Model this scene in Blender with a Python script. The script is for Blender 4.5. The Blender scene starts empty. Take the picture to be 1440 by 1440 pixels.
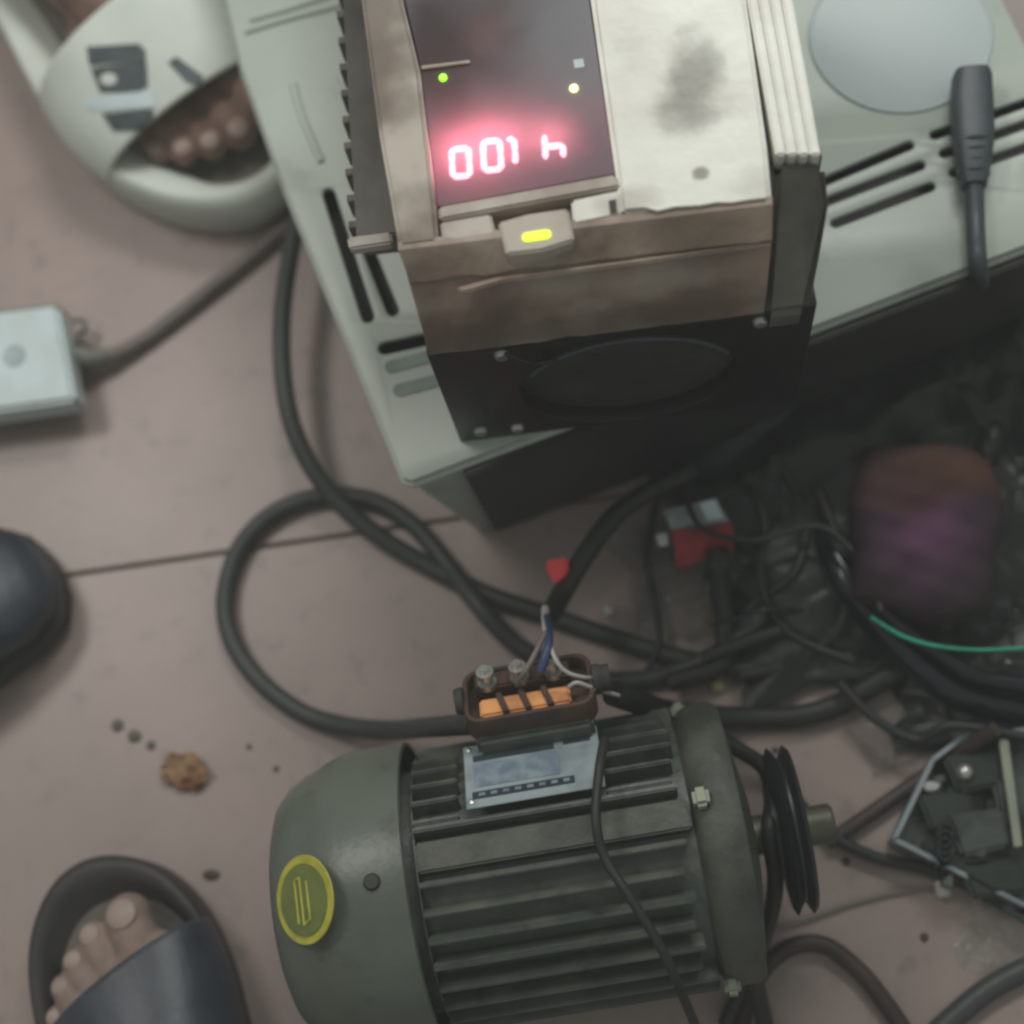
import bpy, bmesh, math, random
from mathutils import Vector, Matrix, noise
random.seed(7)
S = bpy.context.scene
C = S.collection

# ------------------------------------------------------------------ camera
H = 0.86                       # camera height over the floor
F = 2200.0                     # focal length in photo pixels (photo is 1440 wide)
NX, NY = 950.0, 1400.0         # photo position of the point straight below
dn = Vector((NX-720, -(NY-720), -F)).normalized()
Zc = -dn
Xc = (Vector((1,0,0)) - Zc*Zc.x).normalized()
Yc = Zc.cross(Xc)
R3 = Matrix((Xc, Yc, Zc))      # camera coords -> world coords
cam_d = bpy.data.cameras.new("camera")
cam = bpy.data.objects.new("camera", cam_d); C.objects.link(cam)
cam.matrix_world = Matrix.Translation((0,0,H)) @ R3.to_4x4()
cam_d.sensor_width = 36; cam_d.lens = F/1440*36
cam_d.clip_start = 0.02; cam_d.clip_end = 50
cam_d.dof.use_dof = True
cam_d.dof.focus_distance = 0.70
cam_d.dof.aperture_fstop = 3.6
S.camera = cam
S.cycles.filter_width = 2.6

def P(x, y, z=0.0):
    d = R3 @ Vector((x-720, -(y-720), -F))
    return Vector((0,0,H)) + d*((z-H)/d.z)

# ------------------------------------------------------------------ world and lamps
W = bpy.data.worlds.new("World"); S.world = W; W.use_nodes = True
bg = W.node_tree.nodes["Background"]
bg.inputs[0].default_value = (0.70, 0.76, 0.72, 1); bg.inputs[1].default_value = 0.34
def area(name, loc, target, sx, sy, power, col):
    l = bpy.data.lights.new(name, 'AREA'); l.shape = 'RECTANGLE'; l.size = sx; l.size_y = sy
    l.energy = power; l.color = col
    o = bpy.data.objects.new(name, l); C.objects.link(o); o.location = loc
    o.rotation_euler = (Vector(target)-Vector(loc)).to_track_quat('-Z','Y').to_euler()
    return o
area("ceiling_tube_lamp", (-0.97, 0.80, 1.75), (-.15, 0.25, 0), 0.60, 0.30, 8.2, (1.0, 0.96, 0.91))
area("second_ceiling_tube_lamp", (0.22, 1.50, 1.60), (0.05, 0.3, 0), 0.8, 0.3, 13.5, (0.97, 0.99, 0.95))
S.view_settings.view_transform = 'Standard'; S.view_settings.look = 'None'
S.view_settings.exposure = 0.2; S.view_settings.gamma = 1.0

# ------------------------------------------------------------------ materials
def nodes(name):
    m = bpy.data.materials.new(name); m.use_nodes = True
    return m, m.node_tree.nodes, m.node_tree.links, m.node_tree.nodes["Principled BSDF"]
def mat(name, col, rough=0.5, metal=0.0, col2=None, scale=30, lo=0.42, hi=0.62, bump=0.1, bscale=None,
        emit=None, es=0, coat=0.0, detail=6, spec=None, col3=None, s3=8, lo3=.5, hi3=.62):
    m, N, L, b = nodes(name)
    b.inputs['Roughness'].default_value = rough; b.inputs['Metallic'].default_value = metal
    b.inputs['Coat Weight'].default_value = coat
    if spec is not None: b.inputs['Specular IOR Level'].default_value = spec
    tc = N.new('ShaderNodeTexCoord')
    if col2 is None: col2 = tuple(c*0.72 for c in col)
    def mask(sc, a, z, det):
        n = N.new('ShaderNodeTexNoise'); n.inputs['Scale'].default_value = sc; n.inputs['Detail'].default_value = det
        L.new(tc.outputs['Object'], n.inputs['Vector'])
        r = N.new('ShaderNodeMapRange'); r.inputs[1].default_value = a; r.inputs[2].default_value = z
        L.new(n.outputs[0], r.inputs[0]); return n, r
    n, r = mask(scale, lo, hi, detail)
    mx = N.new('ShaderNodeMix'); mx.data_type = 'RGBA'
    mx.inputs[6].default_value = (*col,1); mx.inputs[7].default_value = (*col2,1)
    L.new(r.outputs[0], mx.inputs[0])
    out = mx.outputs[2]
    if col3 is not None:
        n3, r3 = mask(s3, lo3, hi3, 4)
        m3 = N.new('ShaderNodeMix'); m3.data_type = 'RGBA'
        L.new(out, m3.inputs[6]); m3.inputs[7].default_value = (*col3,1); L.new(r3.outputs[0], m3.inputs[0])
        out = m3.outputs[2]
    L.new(out, b.inputs['Base Color'])
    if bump:
        n2 = N.new('ShaderNodeTexNoise'); n2.inputs['Scale'].default_value = bscale or scale*6
        n2.inputs['Detail'].default_value = 4
        L.new(tc.outputs['Object'], n2.inputs['Vector'])
        bp = N.new('ShaderNodeBump'); bp.inputs['Strength'].default_value = bump; bp.inputs['Distance'].default_value = 0.002
        L.new(n2.outputs[0], bp.inputs['Height']); L.new(bp.outputs[0], b.inputs['Normal'])
    if emit:
        b.inputs['Emission Color'].default_value = (*emit,1); b.inputs['Emission Strength'].default_value = es
    return m
def glassy(name, col, transp, rough=0.15):
    m, N, L, b = nodes(name)
    b.inputs['Base Color'].default_value = (*col,1); b.inputs['Roughness'].default_value = rough
    b.inputs['Coat Weight'].default_value = 0.6; b.inputs['Coat Roughness'].default_value = 0.08
    t = N.new('ShaderNodeBsdfTransparent'); mx = N.new('ShaderNodeMixShader')
    n = N.new('ShaderNodeTexNoise'); n.inputs['Scale'].default_value = 60
    tc = N.new('ShaderNodeTexCoord'); L.new(tc.outputs['Object'], n.inputs['Vector'])
    r = N.new('ShaderNodeMapRange'); r.inputs[3].default_value = max(0,transp-.18); r.inputs[4].default_value = min(1,transp+.12)
    L.new(n.outputs[0], r.inputs[0]); L.new(r.outputs[0], mx.inputs[0])
    L.new(b.outputs[0], mx.inputs[1]); L.new(t.outputs[0], mx.inputs[2])
    L.new(mx.outputs[0], N['Material Output'].inputs[0])
    return m

M = {}
M['tile'] = mat('glazed_floor_tile', (.355,.270,.247), .36, col2=(.292,.223,.203), scale=11, lo=.35, hi=.7, bump=.06, bscale=25,
                col3=(.20,.170,.15), s3=60, lo3=.57, hi3=.85)
M['grout'] = mat('tile_joint', (.09,.08,.06), .9)
M['boxp'] = mat('aged_grey_green_plastic', (.47,.515,.46), .42, col2=(.38,.415,.37), scale=12, lo=.4, hi=.75, bump=.04, bscale=200,
                col3=(.30,.33,.28), s3=25, lo3=.6, hi3=.8)
M['boxwhite'] = mat('pale_blue_white_plastic', (.54,.60,.60), .55, col2=(.50,.56,.56), scale=10, bump=.02, bscale=150)
M['blackp'] = mat('black_plastic', (.036,.036,.035), .45, bump=.05)
M['matblack'] = mat('dusty_black_plastic', (.032,.030,.028), .7, col2=(.05,.044,.038), scale=40, bump=.1)
M['fanblk'] = mat('glossy_black_fan_plastic', (.011,.011,.011), .36, bump=.02)
M['beige'] = mat('dirty_beige_plastic', (.50,.44,.38), .55, col2=(.32,.25,.20), scale=28, lo=.45, hi=.65, bump=.12, bscale=180,
                 col3=(.13,.095,.07), s3=20, lo3=.53, hi3=.75)
M['beigeclean'] = mat('worn_beige_plastic', (.52,.46,.41), .5, col2=(.36,.29,.24), scale=40, bump=.1)
M['cover'] = mat('smudged_white_cover_plastic', (.82,.81,.74), .38, col2=(.66,.63,.56), scale=22, lo=.45, hi=.72, bump=.45, bscale=34,
                 col3=(.25,.22,.17), s3=19, lo3=.62, hi3=.80)
M['brown'] = mat('brown_grease_caked_plastic', (.34,.255,.20), .6, col2=(.17,.12,.09), scale=26, lo=.38, hi=.66, bump=.35, bscale=120,
                 col3=(.46,.38,.31), s3=30, lo3=.54, hi3=.78)
M['greasy'] = mat('dark_greasy_plastic', (.125,.115,.098), .55, col2=(.07,.062,.052), scale=25, bump=.2)
M['sink'] = mat('dusty_dark_heatsink', (.10,.082,.074), .6, metal=.1, col2=(.15,.125,.11), scale=60, bump=.2)
M['board'] = mat('dark_display_panel', (.060,.030,.040), .45, col2=(.035,.024,.030), scale=30, bump=.0)
M['lamp'] = mat('red_digit_light', (.9,.1,.15), .5, emit=(1.0,.35,.45), es=16, bump=0)
M['ledg'] = mat('green_indicator_light', (.2,.9,.1), .5, emit=(.35,1.0,.03), es=1.5, bump=0)
M['ledw'] = mat('pale_yellow_indicator_light', (.9,.9,.5), .5, emit=(.85,1.0,.40), es=1.6, bump=0)
M['ledy'] = mat('yellow_green_bar_light', (.7,.9,.1), .5, emit=(.72,.90,.02), es=1.1, bump=0)
M['cable'] = mat('black_rubber_cable', (.038,.043,.044), .5, col2=(.045,.048,.046), scale=60, bump=.1)
M['cable2'] = mat('thin_black_cable', (.020,.021,.020), .55, bump=.05)
M['tube'] = mat('shiny_black_tube', (.008,.011,.015), .16, bump=.02)
M['brcable'] = mat('brown_black_cable', (.045,.030,.025), .55, bump=.05)
M['beigecable'] = mat('grey_brown_cable', (.20,.165,.15), .55, bump=.05)
M['plug'] = mat('slate_black_plug_rubber', (.055,.068,.078), .45, bump=.08)
M['adapter'] = mat('white_adapter_plastic', (.60,.70,.72), .4, col2=(.52,.60,.60), scale=25, bump=.03)
M['adapterside'] = mat('grey_adapter_plastic', (.20,.20,.175), .5)
M['motor'] = mat('grey_green_motor_paint', (.118,.138,.112), .36, col2=(.088,.104,.084), scale=22, lo=.35, hi=.7, bump=.12, bscale=240,
                 col3=(.060,.062,.048), s3=45, lo3=.60, hi3=.78)
M['motordk'] = mat('dusty_dark_motor_paint', (.068,.080,.068), .45, col2=(.13,.14,.11), scale=38, lo=.48, hi=.75, bump=.3, bscale=200,
                   col3=(.035,.036,.030), s3=70, lo3=.58, hi3=.75)
M['motorend'] = mat('worn_olive_motor_casting', (.075,.080,.062), .55, col2=(.038,.041,.033), scale=40, bump=.3, bscale=220)
M['rust'] = mat('rusty_brown_box_metal', (.085,.042,.027), .65, col2=(.05,.03,.022), scale=70, bump=.4)
M['orange'] = mat('orange_terminal_board', (.80,.36,.13), .5, col2=(.50,.20,.08), scale=90, bump=.1)
M['steel'] = mat('dull_steel', (.55,.55,.52), .35, metal=.8, bump=.05)
M['tag'] = mat('aluminium_nameplate', (.36,.43,.44), .42, metal=.25, col2=(.22,.27,.29), scale=50, bump=.05)
M['tagblue'] = mat('nameplate_blue_print', (.15,.19,.25), .5, col2=(.24,.30,.34), scale=120)
M['ink'] = mat('dark_print', (.02,.03,.045), .6)
M['inkgrey'] = mat('grey_print', (.10,.12,.13), .6)
M['yellow'] = mat('yellow_emblem_print', (.50,.48,.06), .45, col2=(.38,.36,.05), scale=90)
M['lime'] = mat('lime_emblem_print', (.17,.20,.05), .45, col2=(.12,.15,.045), scale=60)
M['pulley'] = mat('dark_steel_pulley', (.022,.026,.028), .42, metal=.3, bump=.05)
M['brass'] = mat('greasy_bearing_steel', (.12,.12,.085), .5, metal=.3)
M['sandal'] = mat('off_white_foam_sandal', (.66,.70,.64), .45, col2=(.57,.61,.55), scale=18, bump=.04, bscale=120)
M['sandalin'] = mat('grey_worn_insole', (.14,.125,.105), .7)
M['print'] = mat('slate_grey_rubber_print', (.050,.066,.072), .6, col2=(.07,.088,.093), scale=90)
M['darksandal'] = mat('dark_navy_rubber_sandal', (.036,.046,.062), .42, col2=(.026,.032,.042), scale=40, bump=.12, bscale=220)
M['darksole'] = mat('black_brown_rubber_sole', (.035,.030,.028), .55, bump=.1)
M['skin'] = mat('skin', (.27,.195,.165), .8, col2=(.20,.14,.115), scale=35, bump=.15, bscale=260)
M['skin2'] = mat('darker_skin', (.26,.16,.125), .8, col2=(.15,.085,.065), scale=35, bump=.15, bscale=260)
M['nail'] = mat('toenail', (.36,.27,.235), .55)
M['bag'] = mat('black_polythene', (.016,.017,.017), .5, bump=.05)
M['purple'] = mat('purple_package_print', (.020,.008,.013), .75, col2=(.014,.008,.010), scale=14)
M['orangepk'] = mat('dark_orange_package_print', (.048,.018,.012), .6, col2=(.03,.012,.009), scale=18)
M['pinkpk'] = mat('mauve_package_print', (.070,.028,.058), .6)
M['clear'] = glassy('clear_polythene', (.42,.50,.46), .84)
M['cleardirty'] = glassy('grubby_clear_polythene', (.15,.19,.17), .74)
M['white'] = mat('white_paper', (.62,.64,.62), .6)
M['whited'] = mat('grey_white_label', (.30,.33,.34), .6, col2=(.12,.14,.15), scale=80)
M['red'] = mat('red_print', (.36,.022,.022), .5, col2=(.22,.015,.015), scale=60)
M['redcon'] = mat('red_plastic_connector', (.62,.03,.03), .4)
M['blue'] = mat('blue_wire_insulation', (.045,.065,.15), .5)
M['whitewire'] = mat('white_wire_insulation', (.50,.48,.44), .5)
M['green'] = mat('green_wire_insulation', (.02,.35,.22), .45)
M['peel'] = mat('dried_fruit_peel', (.62,.42,.27), .7, col2=(.38,.18,.09), scale=45, bump=.3)
M['crumb'] = mat('yellow_plastic_bit', (.60,.56,.22), .5)
M['blot'] = mat('dark_oil_drop', (.10,.085,.075), .5)
M['blotbr'] = mat('brown_dried_blot', (.075,.045,.035), .7)
M['tray'] = mat('oily_grey_metal', (.10,.11,.105), .38, metal=.7, col2=(.04,.045,.042), scale=40, bump=.15)
M['trayedge'] = mat('bright_worn_metal_edge', (.34,.39,.42), .35, metal=.7, bump=.05)
M['oil'] = mat('oily_dark_green_plastic', (.025,.033,.026), .35, bump=.1)
M['bar'] = mat('pale_grey_green_plastic', (.30,.33,.25), .5)

# smoky dusty display window: part clear, part light-scattering film
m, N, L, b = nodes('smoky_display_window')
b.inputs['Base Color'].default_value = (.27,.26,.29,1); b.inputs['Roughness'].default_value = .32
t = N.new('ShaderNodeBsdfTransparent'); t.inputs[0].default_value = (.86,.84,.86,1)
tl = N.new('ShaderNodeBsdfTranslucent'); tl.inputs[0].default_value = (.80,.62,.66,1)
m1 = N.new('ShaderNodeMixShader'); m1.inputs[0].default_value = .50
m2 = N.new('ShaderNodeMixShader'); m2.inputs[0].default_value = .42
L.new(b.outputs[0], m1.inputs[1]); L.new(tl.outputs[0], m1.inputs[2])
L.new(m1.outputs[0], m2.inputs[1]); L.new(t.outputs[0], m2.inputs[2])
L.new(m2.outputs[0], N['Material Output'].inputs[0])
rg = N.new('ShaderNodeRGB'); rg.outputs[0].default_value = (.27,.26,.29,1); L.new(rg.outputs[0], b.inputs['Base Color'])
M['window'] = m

# ------------------------------------------------------------------ object helpers
def local_inv(parent):
    m = Matrix.Identity(4); p = parent
    while p is not None:
        m = p.matrix_basis @ m; p = p.parent
    return m.inverted()
def obj(name, bm, m, parent=None, smooth=None):
    """bm is in world coordinates; returns the linked object"""
    me = bpy.data.meshes.new(name)
    if parent is None:
        lo = Vector([min(v.co[i] for v in bm.verts) for i in range(3)]); hi = Vector([max(v.co[i] for v in bm.verts) for i in range(3)])
        org = Vector(((lo.x+hi.x)/2, (lo.y+hi.y)/2, lo.z)); bm.transform(Matrix.Translation(-org))
    else: bm.transform(local_inv(parent))
    bmesh.ops.recalc_face_normals(bm, faces=bm.faces)
    bm.to_mesh(me); bm.free()
    o = bpy.data.objects.new(name, me); C.objects.link(o)
    if parent is None: o.location = org
    else: o.parent = parent
    me.materials.append(M[m] if isinstance(m, str) else m)
    if smooth is not None:
        me.polygons.foreach_set('use_smooth', [True]*len(me.polygons))
        if smooth < 180: me.set_sharp_from_angle(angle=math.radians(smooth))
    return o
def tag(o, label=None, cat=None, group=None, kind=None):
    if label: o['label'] = label
    if cat: o['category'] = cat
    if group: o['group'] = group
    if kind: o['kind'] = kind
    return o
def thing(name, loc, label, cat, group=None, rot=0):
    o = bpy.data.objects.new(name, None); C.objects.link(o); o.location = loc; o.rotation_euler = (0,0,rot)
    o.empty_display_size = .02
    return tag(o, label, cat, group)

def bev(bm, w, seg=2, ang=30):
    if w <= 0: return bm
    es = [e for e in bm.edges if len(e.link_faces)==2 and e.calc_face_angle(0) > math.radians(ang)]
    bmesh.ops.bevel(bm, geom=es, offset=w, segments=seg, affect='EDGES', clamp_overlap=True)
    return bm
def loft(rings, cap=True, b=0.0, seg=2, bm=None):
    """rings: lists of points with equal counts, closed round"""
    new = bm is None
    if new: bm = bmesh.new()
    vs = [[bm.verts.new(p) for p in r] for r in rings]
    n = len(rings[0])
    for a, c in zip(vs, vs[1:]):
        for i in range(n):
            bm.faces.new((a[i], a[(i+1)%n], c[(i+1)%n], c[i]))
    if cap: bm.faces.new(vs[0]); bm.faces.new(vs[-1])
    if new:
        bmesh.ops.recalc_face_normals(bm, faces=bm.faces)
        bev(bm, b, seg)
    return bm
def prism(pts, ztop, zbot, b=0.0, seg=2, bm=None):
    """photo polygon lying at height ztop, extruded straight down to zbot"""
    top = [P(x,y,ztop) for x,y in pts]
    return loft([top, [Vector((p.x,p.y,zbot)) for p in top]], True, b, seg, bm)
def boxm(sx, sy, sz, mat4, b=0.0, seg=2):
    """box centred on mat4's origin"""
    bm = bmesh.new(); bmesh.ops.create_cube(bm, size=1)
    bmesh.ops.scale(bm, vec=(sx,sy,sz), verts=bm.verts); bev(bm, b, seg); bm.transform(mat4); return bm
def lathe(prof, n=48, mat4=None, bm=None):
    """prof: (r, z) pairs round the local z axis"""
    new = bm is None
    if new: bm = bmesh.new()
    rings = []
    mat4 = mat4 or Matrix.Identity(4)
    for r, z in prof:
        if r < 1e-6: rings.append([bm.verts.new(mat4 @ Vector((0,0,z)))])
        else: rings.append([bm.verts.new(mat4 @ Vector((r*math.cos(2*math.pi*i/n), r*math.sin(2*math.pi*i/n), z))) for i in range(n)])
    for a, c in zip(rings, rings[1:]):
        for i in range(n):
            j = (i+1)%n
            if len(a)==1 and len(c)==1: continue
            if len(a)==1: bm.faces.new((a[0], c[j], c[i]))
            elif len(c)==1: bm.faces.new((a[i], a[j], c[0]))
            else: bm.faces.new((a[i], a[j], c[j], c[i]))
    return bm
def catmull(pts, k=8):
    out = []
    n = len(pts)
    for i in range(n-1):
        p0 = pts[max(i-1,0)]; p1 = pts[i]; p2 = pts[i+1]; p3 = pts[min(i+2,n-1)]
        for j in range(k):
            t = j/k
            out.append(0.5*((2*p1)+(p2-p0)*t+(2*p0-5*p1+4*p2-p3)*t*t+(3*p1-p0-3*p2+p3)*t**3))
    out.append(pts[-1]); return out
def tube(pts, r, n=12, k=8, bm=None, smooth=True):
    pts = [Vector(p) for p in pts]
    if smooth: pts = catmull(pts, k)
    new = bm is None
    if new: bm = bmesh.new()
    rr = r if callable(r) else (lambda t: r)
    up = Vector((0,0,1)); prev = None; rings = []
    for i, p in enumerate(pts):
        d = (pts[min(i+1,len(pts)-1)]-pts[max(i-1,0)]).normalized()
        s = d.cross(up if prev is None else prev)
        if s.length < 1e-4: s = d.cross(Vector((0,1,0)))
        s.normalize(); u = s.cross(d).normalized(); prev = u
        q = rr(i/(len(pts)-1))
        rings.append([p + (s*math.cos(a)+u*math.sin(a))*q for a in (2*math.pi*j/n for j in range(n))])
    return loft(rings, True, 0, bm=bm)
def cable(name, pp, r, m, label, cat='cable', group=None, k=8):
    """pp: (photo x, photo y, height of the cable's middle)"""
    o = obj(name, tube([P(*p) for p in pp], r, 12, k), m, None, smooth=60)
    return tag(o, label, cat, group)
def plate_holes(outline, holes, z0, z1, mat4=None, b=0.0):
    """flat plate with real holes, in xy, between z0 and z1; outline/holes lists of (x,y)"""
    cu = bpy.data.curves.new('c', 'CURVE'); cu.dimensions = '2D'; cu.fill_mode = 'BOTH'
    cu.extrude = (z1-z0)/2 - b; cu.bevel_depth = b; cu.bevel_resolution = 1; cu.offset = -b
    for pl in [outline]+holes:
        s = cu.splines.new('POLY'); s.points.add(len(pl)-1); s.use_cyclic_u = True
        for q, (x, y) in zip(s.points, pl): q.co = (x, y, 0, 1)
    o = bpy.data.objects.new('c', cu); C.objects.link(o)
    dg = bpy.context.evaluated_depsgraph_get(); dg.update()
    me = bpy.data.meshes.new_from_object(o.evaluated_get(dg))
    bm = bmesh.new(); bm.from_mesh(me)
    bpy.data.objects.remove(o); bpy.data.curves.remove(cu); bpy.data.meshes.remove(me)
    bmesh.ops.remove_doubles(bm, verts=bm.verts, dist=1e-6)
    bm.transform(Matrix.Translation((0,0,(z0+z1)/2)))
    if mat4: bm.transform(mat4)
    return bm
def stadium(p, q, r, n=8):
    p, q = Vector(p), Vector(q); d = (q-p).normalized(); a0 = math.atan2(d.y, d.x)
    out = [(q.x+r*math.cos(a0-math.pi/2+math.pi*i/n), q.y+r*math.sin(a0-math.pi/2+math.pi*i/n)) for i in range(n+1)]
    out += [(p.x+r*math.cos(a0+math.pi/2+math.pi*i/n), p.y+r*math.sin(a0+math.pi/2+math.pi*i/n)) for i in range(n+1)]
    return out
def crumple(cx, cy, sx, sy, z, amp, seed, n=40, rot=0, flat=0, edge=.5, zmin=.002, m_bag=False):
    """a creased film sheet over the floor (world metres), irregular outline"""
    bm = bmesh.new(); g = {}
    ca, sa = math.cos(rot), math.sin(rot)
    for i in range(n+1):
        for j in range(n+1):
            u, v = i/n*2-1, j/n*2-1
            q = Vector((u*2.1+seed*3.7, v*2.1, seed))
            w = 1+.22*noise.noise(q*.9)
            h = sum(abs(((u*math.cos(a_*1.7+seed)+v*math.sin(a_*1.7+seed))*(1.1+.55*a_)+a_*.37+.25*noise.noise(q))%1-.5)*(1.6/(1+.5*a_)) for a_ in range(7))*.45 if m_bag else abs(noise.noise(q*1.3))*1.2 + abs(noise.noise(q*2.9+Vector((5,0,0))))*.6 + (abs(noise.noise(q*6.1))*.25 if n < 50 else 0)
            d = max(abs(u),abs(v)); fall = max(0,1-d**3)*edge+(1-edge)
            x, y = u*sx*w, v*sy*w
            x += noise.noise(q*2.2+Vector((0,9,0)))*sx*.06; y += noise.noise(q*2.2+Vector((9,0,0)))*sy*.06
            g[i,j] = bm.verts.new((cx+x*ca-y*sa, cy+x*sa+y*ca, max(zmin, z*fall+amp*(h-.35)*fall)))
    for i in range(n):
        for j in range(n):
            bm.faces.new((g[i,j],g[i+1,j],g[i+1,j+1],g[i,j+1]))
    return bm
def voxel(parts, size, smooth_it=4):
    """weld many overlapping closed shapes into ONE continuous surface"""
    bm = bmesh.new()
    for f in parts: f(bm)
    me = bpy.data.meshes.new('v'); bm.to_mesh(me); bm.free()
    o = bpy.data.objects.new('v', me); C.objects.link(o)
    md = o.modifiers.new('r','REMESH'); md.mode = 'VOXEL'; md.voxel_size = size; md.adaptivity = 0
    ms = o.modifiers.new('s','SMOOTH'); ms.iterations = smooth_it; ms.factor = .6
    dg = bpy.context.evaluated_depsgraph_get(); dg.update()
    m2 = bpy.data.meshes.new_from_object(o.evaluated_get(dg))
    bm = bmesh.new(); bm.from_mesh(m2)
    bpy.data.objects.remove(o); bpy.data.meshes.remove(me); bpy.data.meshes.remove(m2)
    return bm
def capsule(p, q, r1, r2, sq=1.0):
    """rounded tapering limb; sq squashes it vertically"""
    p, q = Vector(p), Vector(q)
    def f(bm):
        n = 9; vs0 = len(bm.verts)
        path = []
        d = (q-p); Ld = max(d.length,1e-5); d = d/Ld
        for i in range(5): 
            a = math.pi/2*(1-i/4); path.append((p-d*r1*math.sin(a), r1*math.cos(a)+1e-5))
        for i in range(1,4): path.append((p+d*Ld*i/4, r1+(r2-r1)*i/4))
        for i in range(5):
            a = math.pi/2*i/4; path.append((q+d*r2*math.sin(a), r2*math.cos(a)+1e-5))
        up = Vector((0,0,1)) if abs(d.z) < .9 else Vector((1,0,0))
        s = d.cross(up).normalized(); u = s.cross(d)
        rings = [[c+(s*math.cos(t)+u*math.sin(t)*sq)*r for t in (2*math.pi*j/14 for j in range(14))] for c, r in path]
        loft(rings, True, 0, bm=bm)
    return f

from mathutils.bvhtree import BVHTree
def decal(target, pts, m_, par, nm, lift=.0006, step=.0012, holes=None):
    """flat print: a photo-view outline laid on the target's surface"""
    me = target.data; mw = local_inv(target).inverted()
    bv = BVHTree.FromPolygons([mw @ v.co for v in me.vertices], [p.vertices[:] for p in me.polygons])
    cx = sum(p[0] for p in pts)/len(pts); cy = sum(p[1] for p in pts)/len(pts)
    rings = []; nr = 7; den = []
    for i in range(len(pts)):
        for t in range(5):
            a, b = pts[i], pts[(i+1)%len(pts)]; den.append((a[0]+(b[0]-a[0])*t/5, a[1]+(b[1]-a[1])*t/5))
    bm = bmesh.new(); eye = Vector((0,0,H))
    def hit(x, y):
        d = (R3 @ Vector((x-720, -(y-720), -F))).normalized()
        l, nn, _, _ = bv.ray_cast(eye, d)
        if l is None: return None
        if nn.dot(d) > 0: nn = -nn
        return l + nn*lift
    for k in range(1, nr+1):
        rings.append([hit(cx+(x-cx)*k/nr, cy+(y-cy)*k/nr) for x, y in den])
    c = hit(cx, cy)
    vr = [[bm.verts.new(p) if p else None for p in r] for r in rings]; vc = bm.verts.new(c) if c else None
    n = len(den)
    for i in range(n):
        j = (i+1)%n
        if vc and vr[0][i] and vr[0][j]: bm.faces.new((vc, vr[0][i], vr[0][j]))
        for a, b in zip(vr, vr[1:]):
            q = (a[i], a[j], b[j], b[i])
            if all(q): bm.faces.new(q)
    return obj(nm, bm, m_, par, smooth=180)
def stain(m_, spots, freq=60, amt=.35):
    """grime, print and painted-reflection blots with a shape of their own: spots = (centre, radius, softness, strength, colour) in the object's own space"""
    N, L = m_.node_tree.nodes, m_.node_tree.links; b = N['Principled BSDF']
    tc = N.new('ShaderNodeTexCoord')
    n = N.new('ShaderNodeTexNoise'); n.inputs['Scale'].default_value = freq; n.inputs['Detail'].default_value = 5
    L.new(tc.outputs['Object'], n.inputs['Vector'])
    src = b.inputs['Base Color'].links[0].from_socket
    for c, r, soft, st, col in spots:
        d = N.new('ShaderNodeVectorMath'); d.operation = 'SUBTRACT'; L.new(tc.outputs['Object'], d.inputs[0]); d.inputs[1].default_value = c
        sc_ = N.new('ShaderNodeVectorMath'); sc_.operation = 'DIVIDE'; L.new(d.outputs[0], sc_.inputs[0]); sc_.inputs[1].default_value = r
        ln = N.new('ShaderNodeVectorMath'); ln.operation = 'LENGTH'; L.new(sc_.outputs[0], ln.inputs[0])
        ad_ = N.new('ShaderNodeMath'); ad_.operation = 'MULTIPLY_ADD'; L.new(n.outputs[0], ad_.inputs[0]); ad_.inputs[1].default_value = amt*4; ad_.inputs[2].default_value = -amt*2
        sm = N.new('ShaderNodeMath'); sm.operation = 'ADD'; L.new(ln.outputs['Value'], sm.inputs[0]); L.new(ad_.outputs[0], sm.inputs[1])
        mr = N.new('ShaderNodeMapRange'); mr.inputs[1].default_value = 1-soft; mr.inputs[2].default_value = 1+soft; mr.inputs[3].default_value = st; mr.inputs[4].default_value = 0
        mr.interpolation_type = 'SMOOTHSTEP'
        L.new(sm.outputs[0], mr.inputs[0])
        mx = N.new('ShaderNodeMix'); mx.data_type = 'RGBA'; L.new(src, mx.inputs[6]); mx.inputs[7].default_value = (*col,1); L.new(mr.outputs[0], mx.inputs[0]); src = mx.outputs[2]
    L.new(src, b.inputs['Base Color'])

# ================================================================== FLOOR
a0 = P(100,808); a1 = P(560,741)
ft = (a1-a0).normalized(); fn = Vector((-ft.y, ft.x, 0))
T = .60
fo = a0 - ft*.075
bm = bmesh.new()
vs = [bm.verts.new(Vector((sx*4, sy*4, -.004))) for sx, sy in ((-1,-1),(1,-1),(1,1),(-1,1))]
bm.faces.new(vs)
floor = obj('floor', bm, 'grout'); tag(floor, kind='structure')
tm = None
for i in range(-2, 3):
    for j in range(-3, 3):
        c = fo + ft*T*(i+.5) + fn*T*(j+.5)
        if tm is None:
            g = .0009
            t = T/2-g
            bm = loft([[Vector((sx*(t-ins), sy*(t-ins), z)) for sx, sy in ((-1,-1),(1,-1),(1,1),(-1,1))] for ins, z in ((0,-.0038),(0,-.001),(.001,0))])
            tm = bpy.data.meshes.new('floor_tile'); bm.to_mesh(tm); bm.free(); tm.materials.append(M['tile'])
        o = bpy.data.objects.new('floor_tile', tm); C.objects.link(o); o.parent = floor
        o.location = Vector((c.x, c.y, random.uniform(-.0002,.0001))) - floor.location
        o.location.z = random.uniform(-.0002,0) - floor.location.z
        o.rotation_euler.z = math.atan2(ft.y, ft.x)

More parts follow.
